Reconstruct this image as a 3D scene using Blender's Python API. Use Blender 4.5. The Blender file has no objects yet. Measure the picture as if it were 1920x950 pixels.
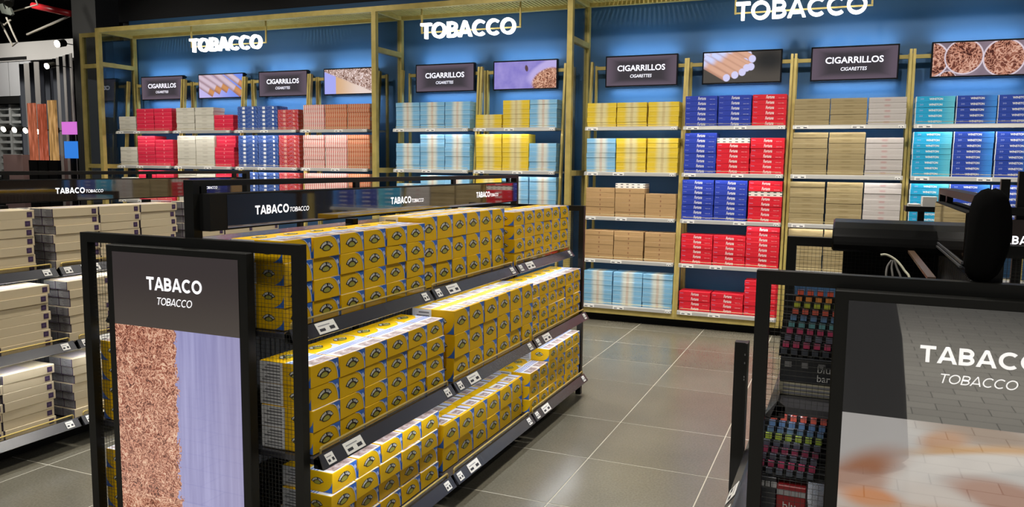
import bpy, bmesh, math, random
from mathutils import Vector, Matrix
random.seed(7)
S = bpy.context.scene
COL = S.collection
V = Vector

# ------------------------------------------------------------------ camera
cam = bpy.data.cameras.new('camera')
cam.sensor_fit = 'HORIZONTAL'; cam.sensor_width = 36.0
cam.lens = 36.0 * 1484.05 / 1920.0
cam.clip_start = .05; cam.clip_end = 200
camo = bpy.data.objects.new('camera', cam); COL.objects.link(camo)
yaw, pitch, roll = -.3981, .1105, .0114
fw = V((math.sin(yaw)*math.cos(pitch), math.cos(yaw)*math.cos(pitch), -math.sin(pitch)))
rt = V((math.cos(yaw), -math.sin(yaw), 0)); up = rt.cross(fw)
r2 = rt*math.cos(roll) + up*math.sin(roll); u2 = up*math.cos(roll) - rt*math.sin(roll)
mw = Matrix.Identity(4)
for i in range(3):
    mw[i][0] = r2[i]; mw[i][1] = u2[i]; mw[i][2] = -fw[i]
mw[2][3] = 1.6
camo.matrix_world = mw
S.camera = camo

# ------------------------------------------------------------------ view, world, lamps
S.view_settings.view_transform = 'Standard'; S.view_settings.look = 'None'
S.view_settings.exposure = 0.0; S.view_settings.gamma = 1.0
S.view_settings.use_curve_mapping = False
W = bpy.data.worlds.new('world'); S.world = W; W.use_nodes = True
W.node_tree.nodes['Background'].inputs[0].default_value = (.9, .93, 1, 1)
W.node_tree.nodes['Background'].inputs[1].default_value = .10

def area(name, loc, target, size, power, color=(1, .95, .86), shape='DISK', spread=math.pi):
    l = bpy.data.lights.new(name, 'AREA'); l.shape = shape; l.size = size; l.energy = power; l.color = color; l.spread = spread
    o = bpy.data.objects.new(name, l); COL.objects.link(o); o.location = loc
    o.rotation_euler = (V(target) - V(loc)).to_track_quat('-Z', 'Y').to_euler()
    return o
for x, y, p in [(-.8, 3.4, 34), (-.8, 5.8, 40), (-3.1, 3.4, 36), (-3.1, 6.2, 40), (-6.2, 5.2, 55), (-6.2, 2.2, 50),
                (1.8, 5.8, 45), (-.6, .4, 42), (-3.2, .2, 40), (1.4, -2.2, 90), (.2, -3.6, 80)]:
    area('ceiling_downlight', (x, y, 4.3), (x, y, 0), .35, p, spread=math.radians(115))
for x, p in ((-8.3, 19), (-6.2, 17), (-4.1, 11), (-2.0, 12), (-.3, 12), (1.3, 11)):
    area('added_wall_wash', (x, 5.3, 4.45), (x, 8.1, 1.35), .22, p, spread=math.radians(80))  # unseen lamps added to wash the back wall brighter
for x, y, p in ((-15.2, 9.2, 15), (-13.6, 9.4, 11)):
    area('added_kiosk_fill', (x, y, 4.5), (x, 11.2, 2.6), .3, p, spread=math.radians(100))  # fill lamps added so the kiosk fascia does not stay dark
area('added_rig_fill', (-10.6, 6.3, 4.5), (-10.9, 8.0, 3.7), .2, 9, spread=math.radians(70))  # extra unseen lamp, put in only to lift the dark truss bars
# ------------------------------------------------------------------ materials
MATS = {}
def new_mat(name):
    m = bpy.data.materials.new(name); m.use_nodes = True
    return m, m.node_tree, m.node_tree.nodes['Principled BSDF']
def mat(name, col=(.5, .5, .5), rough=.5, metal=0., emit=0., ecol=None, spec=.5, coat=0.):
    if name in MATS: return MATS[name]
    m, nt, b = new_mat(name)
    b.inputs['Base Color'].default_value = (*col, 1); b.inputs['Roughness'].default_value = rough
    b.inputs['Metallic'].default_value = metal; b.inputs['Specular IOR Level'].default_value = spec
    b.inputs['Coat Weight'].default_value = coat; b.inputs['Coat Roughness'].default_value = .03
    if emit:
        b.inputs['Emission Color'].default_value = (*(ecol or col), 1); b.inputs['Emission Strength'].default_value = emit
    MATS[name] = m
    return m
class NT:
    """small helper for building node expressions"""
    def __init__(s, nt): s.nt = nt
    def n(s, t): return s.nt.nodes.new(t)
    def put(s, sock, v):
        if isinstance(v, bpy.types.NodeSocket): s.nt.links.new(v, sock)
        elif isinstance(v, (tuple, list)) and len(sock.default_value) == 4 and len(v) == 3: sock.default_value = (*v, 1)
        else: sock.default_value = v
    def m(s, op, a, b=0., c=0.):
        x = s.n('ShaderNodeMath'); x.operation = op
        s.put(x.inputs[0], a); s.put(x.inputs[1], b); s.put(x.inputs[2], c)
        return x.outputs[0]
    def mix(s, f, a, b, mode='MIX'):
        x = s.n('ShaderNodeMix'); x.data_type = 'RGBA'; x.blend_type = mode
        s.put(x.inputs[0], f); s.put(x.inputs[6], a); s.put(x.inputs[7], b)
        return x.outputs[2]
    def coord(s, which='Object'):
        t = s.n('ShaderNodeTexCoord'); p = s.n('ShaderNodeSeparateXYZ'); s.nt.links.new(t.outputs[which], p.inputs[0])
        return t.outputs[which], p.outputs[0], p.outputs[1], p.outputs[2]
    def smooth(s, v, a, b):
        x = s.n('ShaderNodeMapRange'); x.interpolation_type = 'SMOOTHSTEP'
        s.put(x.inputs[0], v); x.inputs[1].default_value = a; x.inputs[2].default_value = b
        x.inputs[3].default_value = 0; x.inputs[4].default_value = 1
        return x.outputs[0]
    def noise(s, vec, scale, detail=3, rough=.5, dist=0.):
        x = s.n('ShaderNodeTexNoise'); s.put(x.inputs['Vector'], vec); x.inputs['Scale'].default_value = scale
        x.inputs['Detail'].default_value = detail; x.inputs['Roughness'].default_value = rough; x.inputs['Distortion'].default_value = dist
        return x.outputs[0]
    def ramp(s, v, stops):
        x = s.n('ShaderNodeValToRGB'); e = x.color_ramp.elements
        while len(e) < len(stops): e.new(.5)
        for k, (p, c) in enumerate(stops): e[k].position = p; e[k].color = (*c, 1)
        s.put(x.inputs[0], v); return x.outputs[0]
    def ell(s, u, v, cx, cy, rx, ry, ang=0., soft=.2):
        """soft mask of a turned ellipse"""
        c, k = math.cos(ang), math.sin(ang)
        du, dv = s.m('SUBTRACT', u, cx), s.m('SUBTRACT', v, cy)
        a = s.m('DIVIDE', s.m('ADD', s.m('MULTIPLY', du, c), s.m('MULTIPLY', dv, k)), rx)
        b = s.m('DIVIDE', s.m('SUBTRACT', s.m('MULTIPLY', dv, c), s.m('MULTIPLY', du, k)), ry)
        d = s.m('SQRT', s.m('ADD', s.m('MULTIPLY', a, a), s.m('MULTIPLY', b, b)))
        return s.m('SUBTRACT', 1., s.smooth(d, 1-soft, 1+soft))
    def stick(s, u, v, x0, y0, x1, y1, r, soft=.12):
        """soft mask of a capsule; also gives position along it and signed offset across it"""
        L = math.hypot(x1-x0, y1-y0); tx, ty = (x1-x0)/L, (y1-y0)/L
        du, dv = s.m('SUBTRACT', u, x0), s.m('SUBTRACT', v, y0)
        t = s.m('DIVIDE', s.m('ADD', s.m('MULTIPLY', du, tx), s.m('MULTIPLY', dv, ty)), L)
        o = s.m('DIVIDE', s.m('SUBTRACT', s.m('MULTIPLY', dv, tx), s.m('MULTIPLY', du, ty)), r)
        k = s.m('MULTIPLY', s.m('SUBTRACT', 1., s.smooth(s.m('ABSOLUTE', o), 1-soft, 1+soft)),
                s.m('MULTIPLY', s.smooth(t, -.01, .01), s.m('SUBTRACT', 1., s.smooth(t, .985, 1.005))))
        return k, t, o

def gold_mat():
    m, nt, b = new_mat('brushed brass'); N = NT(nt); v, x, y, z = N.coord()
    f = N.noise(v, 9, 2)
    N.put(b.inputs['Base Color'], N.ramp(f, [(.3, (.46, .355, .105)), (.7, (.60, .475, .155))]))
    b.inputs['Metallic'].default_value = .3; b.inputs['Roughness'].default_value = .40
    return m
GOLD = gold_mat()
BLACK = mat('black powder coat', (.0075, .0075, .0065), .42, spec=.35)
BLACKM = mat('matt black', (.008, .008, .008), .8, spec=.2)
RAIL = mat('dark grey price rail', (.034, .034, .042), .24, spec=.7)
SHELFG = mat('grey wall shelf metal', (.50, .49, .47), .30, .35)
WHITE = mat('white card', (.78, .77, .74), .6)
INK = mat('black ink', (.02, .02, .03), .7)
LED = mat('white shelf light', (1, 1, 1), .5, emit=19., ecol=(.93, .96, 1.))
LED2 = mat('white lower shelf light', (1, 1, 1), .5, emit=36., ecol=(.93, .96, 1.))
LEDW = mat('white wall shelf light', (1, 1, 1), .5, emit=30., ecol=(1., .97, .92))
HALO = mat('blue white screen backlight', (1, 1, 1), .5, emit=30., ecol=(.62, .82, 1.))
HALO2 = mat('blue white lower backlight', (1, 1, 1), .5, emit=34., ecol=(.58, .80, 1.))
SIGNW = mat('lit white acrylic', (1, 1, 1), .4, emit=1.8, ecol=(1, 1, 1))
TXT = mat('lit lettering', (1, 1, 1), .4, emit=1.0, ecol=(.95, .94, 1.))
TXT2 = mat('lit violet white lettering', (1, 1, 1), .4, emit=.9, ecol=(.74, .76, 1.))
PRINTW = mat('white print', (.8, .8, .78), .5)
BEZEL = mat('screen bezel', (.006, .007, .012), .25)
GLOSSB = mat('black gloss acrylic', (.022, .016, .013), .045, spec=.7, coat=1.)
GLOSSB.node_tree.nodes['Principled BSDF'].inputs['Coat IOR'].default_value = 2.3
STEEL = mat('grey steel', (.25, .25, .26), .35, .8)

def glass_mat(name, tint, gloss=.10):
    m = bpy.data.materials.new(name); m.use_nodes = True; nt = m.node_tree; nt.nodes.clear(); N = NT(nt)
    t = N.n('ShaderNodeBsdfTransparent'); t.inputs[0].default_value = (*tint, 1)
    g = N.n('ShaderNodeBsdfGlossy'); g.inputs['Roughness'].default_value = .02; g.inputs[0].default_value = (.8, .85, .9, 1)
    fr = N.n('ShaderNodeFresnel'); ge = N.n('ShaderNodeNewGeometry'); N.put(fr.inputs[0], N.m('SUBTRACT', 1.5, N.m('MULTIPLY', ge.outputs['Backfacing'], .8333)))
    mx = N.n('ShaderNodeMixShader'); o = N.n('ShaderNodeOutputMaterial')
    N.put(mx.inputs[0], N.m('ADD', .05, N.m('MULTIPLY', fr.outputs[0], 1.2))); nt.links.new(t.outputs[0], mx.inputs[1]); nt.links.new(g.outputs[0], mx.inputs[2])
    nt.links.new(mx.outputs[0], o.inputs[0])
    return m
CLEAR = glass_mat('clear acrylic', (.86, .83, .74))
GLASS = glass_mat('smoked glass', (.72, .74, .74))

def wall_mat():
    m, nt, b = new_mat('blue painted wall'); N = NT(nt); v, x, y, z = N.coord()
    f = N.noise(v, 1.6, 3)
    N.put(b.inputs['Base Color'], N.ramp(f, [(.3, (.033, .112, .245)), (.7, (.039, .125, .27))]))
    b.inputs['Roughness'].default_value = .55
    return m
def tile_mat():
    m, nt, b = new_mat('grey stone tile'); N = NT(nt); v, x, y, z = N.coord('Object')
    g = N.n('ShaderNodeNewGeometry'); oi = N.n('ShaderNodeObjectInfo')
    f = N.noise(g.outputs['Position'], 1.7, 4, .55); f2 = N.noise(g.outputs['Position'], 90, 1)
    c = N.ramp(f, [(.25, (.108, .099, .074)), (.75, (.150, .138, .103))])
    c = N.mix(.18, c, N.ramp(f2, [(.35, (.085, .08, .065)), (.65, (.23, .215, .18))]))
    hs = N.n('ShaderNodeHueSaturation'); N.put(hs.inputs['Color'], c)
    N.put(hs.inputs['Value'], N.m('ADD', .93, N.m('MULTIPLY', oi.outputs['Random'], .14)))
    N.put(b.inputs['Base Color'], hs.outputs[0])
    b.inputs['Roughness'].default_value = .25
    return m
def floor_mat():
    m, nt, b = new_mat('walkway brick tile'); N = NT(nt); v, x, y, z = N.coord('Object')
    br = N.n('ShaderNodeTexBrick'); N.put(br.inputs['Vector'], v)
    br.inputs['Scale'].default_value = 1.; br.inputs['Brick Width'].default_value = .32; br.inputs['Row Height'].default_value = .16
    br.inputs['Mortar Size'].default_value = .0035
    br.inputs['Color1'].default_value = (.30, .29, .265, 1); br.inputs['Color2'].default_value = (.35, .34, .31, 1); br.inputs['Mortar'].default_value = (.09, .088, .08, 1)
    # dull light grout below the laid tiles of the shop, brick pattern on the walkway behind
    near = N.m('LESS_THAN', y, 1.45)
    N.put(b.inputs['Base Color'], N.mix(near, (.50, .47, .39), br.outputs[0]))
    b.inputs['Roughness'].default_value = .45
    return m
TILE = tile_mat()

# ------------------------------------------------------------------ mesh builder
TEXT = {}
def text_geo(body, bold=.0, shear=0., sp=1., ext=0.):
    key = (body, bold, shear, sp, ext)
    if key in TEXT: return TEXT[key]
    if isinstance(bold, tuple):
        vs, fs = geo_text(body, bold[0], shear, ext)
        x0 = min(v[0] for v in vs); x1 = max(v[0] for v in vs); y0 = min(v[1] for v in vs); y1 = max(v[1] for v in vs)
        TEXT[key] = ([((v[0]-x0)/(x1-x0)-.5, (v[1]-y0)/(y1-y0)-.5, v[2]) for v in vs], fs); return TEXT[key]
    c = bpy.data.curves.new('lettering', 'FONT'); c.body = body; c.offset = bold; c.shear = shear; c.space_character = sp
    c.resolution_u = 3; c.extrude = ext
    o = bpy.data.objects.new('lettering', c); COL.objects.link(o)
    dg = bpy.context.evaluated_depsgraph_get(); me = o.evaluated_get(dg).to_mesh()
    vs = [tuple(v.co) for v in me.vertices]; fs = [tuple(p.vertices) for p in me.polygons]
    o.evaluated_get(dg).to_mesh_clear(); bpy.data.objects.remove(o); bpy.data.curves.remove(c)
    x0 = min(v[0] for v in vs); x1 = max(v[0] for v in vs); y0 = min(v[1] for v in vs); y1 = max(v[1] for v in vs)
    z1 = max(abs(v[2]) for v in vs) or 1.
    vs = [((v[0]-x0)/(x1-x0)-.5, (v[1]-y0)/(y1-y0)-.5, v[2]/z1) for v in vs]
    TEXT[key] = (vs, fs); return TEXT[key]

def geo_quads(ch, t):
    """round geometric capitals as quads in a box of height 1; returns quads and width"""
    Q = []
    def strip(cx, cy, rx, ry, a0, a1, n, tx=None):
        tx = t if tx is None else tx
        A = [math.radians(a0+(a1-a0)*i/n) for i in range(n+1)]
        o = [(cx+rx*math.cos(a), cy+ry*math.sin(a)) for a in A]; q = [(cx+(rx-tx)*math.cos(a), cy+(ry-t)*math.sin(a)) for a in A]
        for i in range(n): Q.append([q[i], o[i], o[i+1], q[i+1]])
    def rect(x0, y0, x1, y1): Q.append([(x0, y0), (x1, y0), (x1, y1), (x0, y1)])
    if ch == 'T': rect(0, 1-t, .80, 1); rect(.40-t/2, 0, .40+t/2, 1-t); w = .80
    elif ch == 'O': strip(.52, .5, .52, .51, 0, 360, 30); w = 1.04
    elif ch == 'C': strip(.52, .5, .52, .51, 48, 312, 24); w = .90
    elif ch == 'A':
        k = t*1.08; w = 1.0
        Q.append([(0, 0), (k, 0), (.5+k*.30, 1), (.5-k*.5, 1)]); Q.append([(w-k, 0), (w, 0), (.5+k*.5, 1), (.5-k*.30, 1)])
        rect(.22, .20, .78, .20+t*.92)
    elif ch == 'B':
        rect(0, 0, t, 1); w = .76
        for y0, y1, rx in ((0, .5+t/2, .40), (.5-t/2, 1, .35)):
            r = (y1-y0)/2; xm = w-rx-(.03 if y0 else 0)
            rect(t, y1-t, xm, y1); rect(t, y0, xm, y0+t); strip(xm, y0+r, rx, r, -90, 90, 12)
    return Q, w
def geo_text(body, t, shear, ext):
    vs, fs, x = [], [], 0.
    for k, ch in enumerate(body):
        q, w = geo_quads(ch, t)
        for c in q:
            b = len(vs); pts = [(px+x+shear*py, py) for px, py in c]
            if ext:
                vs += [(p[0], p[1], 1.) for p in pts] + [(p[0], p[1], -1.) for p in pts]
                fs += [(b, b+1, b+2, b+3), (b+7, b+6, b+5, b+4)] + [(b+i, b+4+i, b+4+(i+1) % 4, b+(i+1) % 4) for i in range(4)]
            else:
                vs += [(p[0], p[1], 0.) for p in pts]; fs.append((b, b+1, b+2, b+3))
        x += w + (.07 if 'A' in (ch, body[k+1] if k+1 < len(body) else '') or ch == 'T' else .13)
    return vs, fs
class MB:
    def __init__(s): s.v = []; s.f = []; s.mi = []; s.mats = []
    def mid(s, m):
        if m not in s.mats: s.mats.append(m)
        return s.mats.index(m)
    def add(s, vs, fs, m):
        b = len(s.v); k = s.mid(m); s.v += [tuple(v) for v in vs]
        for f in fs: s.f.append(tuple(i+b for i in f)); s.mi.append(k)
        return s
    def box(s, x0, x1, y0, y1, z0, z1, m, faces=None):
        vs = [(x, y, z) for z in (z0, z1) for y in (y0, y1) for x in (x0, x1)]
        fs = [(0, 2, 3, 1), (4, 5, 7, 6), (0, 1, 5, 4), (2, 6, 7, 3), (0, 4, 6, 2), (1, 3, 7, 5)]
        return s.add(vs, fs, m)
    def bar(s, p, q, w, h, m, upv=(0, 0, 1)):
        p, q = V(p), V(q); d = (q-p).normalized(); a = d.cross(V(upv))
        if a.length < 1e-4: a = d.cross(V((0, 1, 0)))
        a.normalize(); b = a.cross(d)
        vs = [e + a*i*w/2 + b*j*h/2 for e in (p, q) for i, j in ((-1, -1), (1, -1), (1, 1), (-1, 1))]
        return s.add(vs, [(0, 1, 2, 3), (7, 6, 5, 4), (0, 4, 5, 1), (1, 5, 6, 2), (2, 6, 7, 3), (3, 7, 4, 0)], m)
    def tube(s, pts, r, m, seg=6):
        pts = [V(p) for p in pts]; rings = []; n0 = None
        for i, p in enumerate(pts):
            d = (pts[min(i+1, len(pts)-1)] - pts[max(i-1, 0)]).normalized()
            a = d.cross(V((0, 0, 1)) if abs(d.z) < .95 else V((0, 1, 0))).normalized() if n0 is None else (n0 - d*n0.dot(d)).normalized()
            n0 = a; b = d.cross(a)
            rings.append([p + (a*math.cos(t) + b*math.sin(t))*r for t in [2*math.pi*k/seg for k in range(seg)]])
        vs = [v for g in rings for v in g]; fs = []
        for i in range(len(pts)-1):
            for k in range(seg):
                fs.append((i*seg+k, i*seg+(k+1) % seg, (i+1)*seg+(k+1) % seg, (i+1)*seg+k))
        fs.append(tuple(range(seg-1, -1, -1))); fs.append(tuple((len(pts)-1)*seg+k for k in range(seg)))
        return s.add(vs, fs, m)
    def prism(s, prof, x0, x1, m, axis='x'):
        """profile of (a, z) pairs swept along x (a=y) or along y (a=x)"""
        n = len(prof)
        P = (lambda t, a, z: (t, a, z)) if axis == 'x' else (lambda t, a, z: (a, t, z))
        vs = [P(t, a, z) for t in (x0, x1) for a, z in prof]
        fs = [(i, (i+1) % n, n+(i+1) % n, n+i) for i in range(n)] + [tuple(range(n-1, -1, -1)), tuple(range(n, 2*n))]
        return s.add(vs, fs, m)
    def poly(s, pts, m): return s.add(pts, [tuple(range(len(pts)))], m)
    def text(s, body, o, xd, zd, w, h, m, bold=.0, shear=0., sp=1., depth=0.):
        vs, fs = text_geo(body, bold, shear, sp, .05 if depth else 0.)
        o, xd, zd = V(o), V(xd), V(zd); nd = xd.cross(zd)
        return s.add([o + xd*(v[0]*w) + zd*(v[1]*h) + nd*(v[2]*depth/2) for v in vs], fs, m)
    def mesh(s, name, bevel=0., smooth=False):
        me = bpy.data.meshes.new(name); me.from_pydata(s.v, [], s.f)
        for m in s.mats: me.materials.append(m)
        me.polygons.foreach_set('material_index', s.mi)
        bm = bmesh.new(); bm.from_mesh(me)
        if bevel:
            es = [e for e in bm.edges if len(e.link_faces) == 2 and e.calc_face_angle(0) > .5]
            bmesh.ops.bevel(bm, geom=es, offset=bevel, segments=1, affect='EDGES', profile=.5)
        bmesh.ops.recalc_face_normals(bm, faces=[f for f in bm.faces]) if smooth or bevel else None
        bm.to_mesh(me); bm.free()
        if smooth:
            for p in me.polygons: p.use_smooth = True
        me.update(); return me
    def build(s, name, parent=None, bevel=0., smooth=False, loc=None, rotz=0.):
        o = bpy.data.objects.new(name, s.mesh(name, bevel, smooth)); COL.objects.link(o)
        if parent is not None: o.parent = parent
        if loc is not None: o.location = loc
        o.rotation_euler.z = rotz
        return o
def empty(name, loc=(0, 0, 0), rotz=0.):
    o = bpy.data.objects.new(name, None); COL.objects.link(o); o.location = loc; o.rotation_euler.z = rotz; o.empty_display_size = .1
    return o
def tag(o, label, cat, group=None):
    o['label'] = label; o['category'] = cat
    if group: o['group'] = group
    return o
def struct(o): o['kind'] = 'structure'; return o
def stuff(o): o['kind'] = 'stuff'; return o
ORD = ['first', 'second', 'third', 'fourth', 'fifth', 'sixth', 'seventh', 'eighth', 'ninth', 'tenth', 'eleventh', 'twelfth', 'thirteenth']

# ------------------------------------------------------------------ the setting
fl = struct(MB().box(-27, 5, -7, 14, -.06, -.0014, floor_mat()).build('floor'))
xs = [-1.237 + .645*k for k in range(-6, 6)]
ys = [1.485, 2.13, 2.775, 3.418, 4.063, 4.74, 5.67, 6.31, 6.95, 7.6, 8.30]
tm = {}
for j in range(len(ys)-1):
    for i in range(len(xs)-1):
        w, d = xs[i+1]-xs[i]-.0055, ys[j+1]-ys[j]-.0055
        k = round(d, 3)
        if k not in tm: tm[k] = MB().box(-w/2, w/2, -d/2, d/2, -.010, 0, TILE).mesh('floor_tile', .0015)
        o = bpy.data.objects.new('floor_tile', tm[k]); COL.objects.link(o); o.parent = fl
        o.location = ((xs[i]+xs[i+1])/2, (ys[j]+ys[j+1])/2, 0)
BLUE = wall_mat()
struct(MB().box(-9.36, 4.2, 8.36, 8.48, 0, 3.54, BLUE).build('wall_back'))
struct(MB().box(-9.86, -9.361, 8.38, 8.47, 0, 3.28, BLUE).build('wall_return'))
struct(MB().box(-9.56, 4.2, 8.37, 8.50, 3.54, 4.7, mat('charcoal bulkhead', (.014, .014, .016), .8)).build('wall_bulkhead'))
struct(MB().box(-27, 5, -7, 14, 4.7, 4.8, mat('black ceiling void', (.004, .004, .004), .9, spec=.1)).build('ceiling'))
struct(MB().box(-27, -9.3, 13.6, 13.7, 0, 4.7, mat('dark far wall', (.003, .003, .003), .9, spec=.1)).build('wall_far'))

# ------------------------------------------------------------------ cartons
def pat(name, fn, rough=.42, var=.10):
    m, nt, b = new_mat(name); N = NT(nt); v, x, y, z = N.coord(); oi = N.n('ShaderNodeObjectInfo')
    c = fn(N, v, x, y, z)
    hs = N.n('ShaderNodeHueSaturation'); N.put(hs.inputs['Color'], c)
    N.put(hs.inputs['Value'], N.m('ADD', 1-var/2, N.m('MULTIPLY', oi.outputs['Random'], var)))
    N.put(b.inputs['Base Color'], hs.outputs[0]); b.inputs['Roughness'].default_value = rough
    return m
L, H, D = .305, .0485, .20
def band(N, x, c, w):     # soft band mask centred at c
    return N.m('SUBTRACT', 1., N.smooth(N.m('ABSOLUTE', N.m('SUBTRACT', x, c)), w*.35, w))
def hard(N, x, a, b): return N.m('MULTIPLY', N.m('GREATER_THAN', x, a), N.m('LESS_THAN', x, b))
def fn_band(edge, mid, dot, w=.085):
    def f(N, v, x, y, z):
        c = N.mix(band(N, x, 0, w), edge, mid)
        c = N.mix(N.m('MULTIPLY', band(N, x, 0, .02), .55), c, dot)
        return N.mix(N.m('MULTIPLY', hard(N, z, .008, .013), .35), c, mid)
    return f
def fn_plain(col, mark, mw=.012, line=None):
    def f(N, v, x, y, z):
        n = N.noise(v, 30, 2)
        c = N.mix(N.m('MULTIPLY', n, .22), col, tuple(k*.6 for k in col))
        c = N.mix(N.m('MULTIPLY', N.m('MULTIPLY', band(N, x, 0, mw), hard(N, z, .015, .034)), .75), c, mark)
        if line: c = N.mix(N.m('MULTIPLY', hard(N, z, .036, .043), .6), c, line)
        return c
    return f
def fn_check(gap, c1, c2):
    def f(N, v, x, y, z):
        fr = N.m('FRACT', N.m('MULTIPLY', N.m('ADD', x, .1525), 10/.305))
        c = N.mix(hard(N, z, .014, .034), c1, c2)
        return N.mix(N.m('LESS_THAN', fr, .36), c, gap)
    return f
def fn_navy(base, sq):
    def f(N, v, x, y, z):
        n = N.noise(v, 60, 1)
        c = N.mix(N.m('MULTIPLY', hard(N, n, .55, .7), .28), base, (.40, .50, .75))
        k = N.m('MAXIMUM', hard(N, x, -.075, -.035), hard(N, x, .075, .1))
        return N.mix(N.m('MULTIPLY', k, hard(N, z, .012, .04)), c, sq)
    return f
def fn_ramp(a, b):
    def f(N, v, x, y, z):
        return N.mix(hard(N, x, -.1525, -.146), N.mix(N.smooth(x, .02, .15), a, b), (.7, .72, .75))
    return f
def fn_dash(N, v, x, y, z):
    fr = N.m('FRACT', N.m('MULTIPLY', x, 1/.058)); fz = N.m('FRACT', N.m('MULTIPLY', z, 1/.026))
    return N.mix(N.m('MULTIPLY', hard(N, fr, .3, .75), hard(N, fz, .35, .65)), (.74, .70, .64), (.03, .03, .03))
KIND = {   # key: (material, colour words)
 'w': (pat('off white carton', fn_plain((.62, .59, .51), (.45, .42, .36), .06, (.5, .47, .4))), 'off-white'),
 'c': (pat('crimson carton', fn_plain((.70, .022, .065), (.8, .35, .35), .01, (.8, .12, .16))), 'crimson'),
 'n': (pat('navy check carton', fn_navy((.025, .075, .30), (.75, .77, .8))), 'navy'),
 'b': (pat('plain navy carton', fn_navy((.03, .045, .26), (.05, .09, .34))), 'deep blue'),
 'r': (pat('brick red carton', fn_navy((.47, .035, .03), (.6, .3, .25))), 'brick red'),
 'p': (pat('pink check carton', fn_check((.74, .66, .60), (.62, .22, .20), (.58, .30, .28))), 'pink check'),
 'o': (pat('orange check carton', fn_check((.58, .36, .25), (.52, .13, .05), (.50, .20, .10))), 'orange check'),
 'l': (pat('light blue carton', fn_band((.20, .44, .66), (.60, .63, .58), (.55, .35, .25))), 'light blue'),
 'y': (pat('yellow cream carton', fn_band((.70, .50, .035), (.66, .58, .30), (.5, .35, .15))), 'yellow'),
 't': (pat('tan carton', fn_plain((.46, .29, .135), (.20, .06, .04), .008)), 'tan'),
 'g': (pat('old gold carton', fn_plain((.34, .265, .135), (.25, .19, .09), .06, (.42, .34, .19))), 'old gold'),
 's': (pat('silver carton', fn_plain((.50, .46, .44), (.44, .27, .26), .035, (.60, .56, .54))), 'silver'),
 'f': (pat('cobalt carton', fn_plain((.022, .05, .40), (.03, .06, .45), .01)), 'cobalt blue'),
 'F': (pat('scarlet carton', fn_plain((.70, .012, .030), (.7, .02, .04), .01)), 'scarlet'),
 'k': (pat('cyan carton', fn_ramp((.015, .34, .60), (.12, .52, .66))), 'cyan'),
 'W': (pat('royal blue carton', fn_ramp((.018, .055, .36), (.05, .26, .72))), 'royal blue'),
 'd': (pat('white dashed carton', fn_dash), 'white dashed'),
}
CM = {}
for k, (m, w) in KIND.items():
    b = MB().box(-L/2, L/2, 0, D, 0, H, m)
    me = b.mesh('cigarette_carton', .0016)
    # flat print on the face
    t = MB()
    if k in 'fF':
        t.text('Fortuna', (.005, -.0006, .025), (1, 0, 0), (0, 0, 1), .075, .030, PRINTW, .02, .25)
        t.text('fumar mata', (.105, -.0006, .016), (1, 0, 0), (0, 0, 1), .05, .006, PRINTW)
        t.text('Fortuna', (-.125, -.0006, .03), (1, 0, 0), (0, 0, 1), .03, .010, mat('pale blue print', (.4, .45, .75), .5))
    if k in 'kW':
        t.text('WINSTON', (.005, -.0006, .025), (1, 0, 0), (0, 0, 1), .105, .019, PRINTW, .03)
        t.text('20', (-.105, -.0006, .026), (1, 0, 0), (0, 0, 1), .028, .012, mat('pale blue print', (.4, .45, .75), .5))
    if t.f:
        bm = bmesh.new(); bm.from_mesh(me); base = len(me.materials)
        for mm in t.mats: me.materials.append(mm)
        vv = [bm.verts.new(p) for p in t.v]
        for f, mi in zip(t.f, t.mi):
            try: fc = bm.faces.new([vv[i] for i in f]); fc.material_index = base+mi
            except ValueError: pass
        bm.to_mesh(me); bm.free()
    CM[k] = me
def carton(k, loc, rz, label, group):
    o = bpy.data.objects.new(KIND[k][1].replace(' ', '_').replace('-', '_')+'_carton', CM[k]); COL.objects.link(o)
    o.location = loc; o.rotation_euler.z = rz
    return tag(o, label, 'carton', group)

CX = [-8.63, -7.615, -6.605, -5.60, -4.31, -3.30, -2.03, -1.03, -.02, .985]
SZ = [2.0, 1.545, 1.09, .65, .175]
# per unit, per shelf: three stacks as (carton, count[, second carton, its count])
STOCK = {
 0: {0: ['w4', 'c6', 'c6'], 1: ['w5', 'c8', 'c7'], 2: ['w6', 'c8', 'c8']},
 1: {0: ['w6', 'w6', 'c4'], 1: ['w8', 'w8', 'c8'], 2: ['w8', 'w8', 'c8']},
 2: {0: ['n6', 'n6', 'r5'], 1: ['n8', 'n8', 'r8'], 2: ['n8', 'n8', 'r8']},
 3: {0: ['p6', 'o6', 'o6'], 1: ['p8', 'p8', 'o8'], 2: ['p8', 'p8', 'o8']},
 4: {0: ['l6', 'l6', 'l6'], 1: ['l6', 'l8', 'l8'], 2: ['l6', 'l8', 'l8']},
 5: {0: ['y3', 'y6', 'l6'], 1: ['y8', 'y8', 'l6'], 2: ['y8', 'l8', 'l8']},
 6: {0: ['y5', 'y5', 'y5'], 1: ['l7', 'y7', 'y7'], 2: ['t6', 't6d1', 't5'], 3: ['t6', 't6', 't6'], 4: ['l7', 'l7', 'l7']},
 7: {0: ['f6', 'f6', 'F6'], 1: ['f8', 'F6d1', 'F7'], 2: ['f8', 'f8', 'F5d1F2'], 3: ['F6', 'F6', 'F8'], 4: ['F4', 'F4', 'F7']},
 8: {0: ['g5', 'g5', 's5'], 1: ['g8', 'g8', 's7'], 2: ['g8', 'g8', 's8'], 3: ['g8', 'g8', 's8']},
 9: {0: ['k5', 'W5', 'W5'], 1: ['k8', 'W8', 'W8'], 2: ['k8', 'W8', 'W8']},
}
UN = [ORD[i] for i in range(10)]
SN = ['top', 'second', 'third', 'fourth', 'bottom']; CN = ['left', 'middle', 'right']
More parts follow.
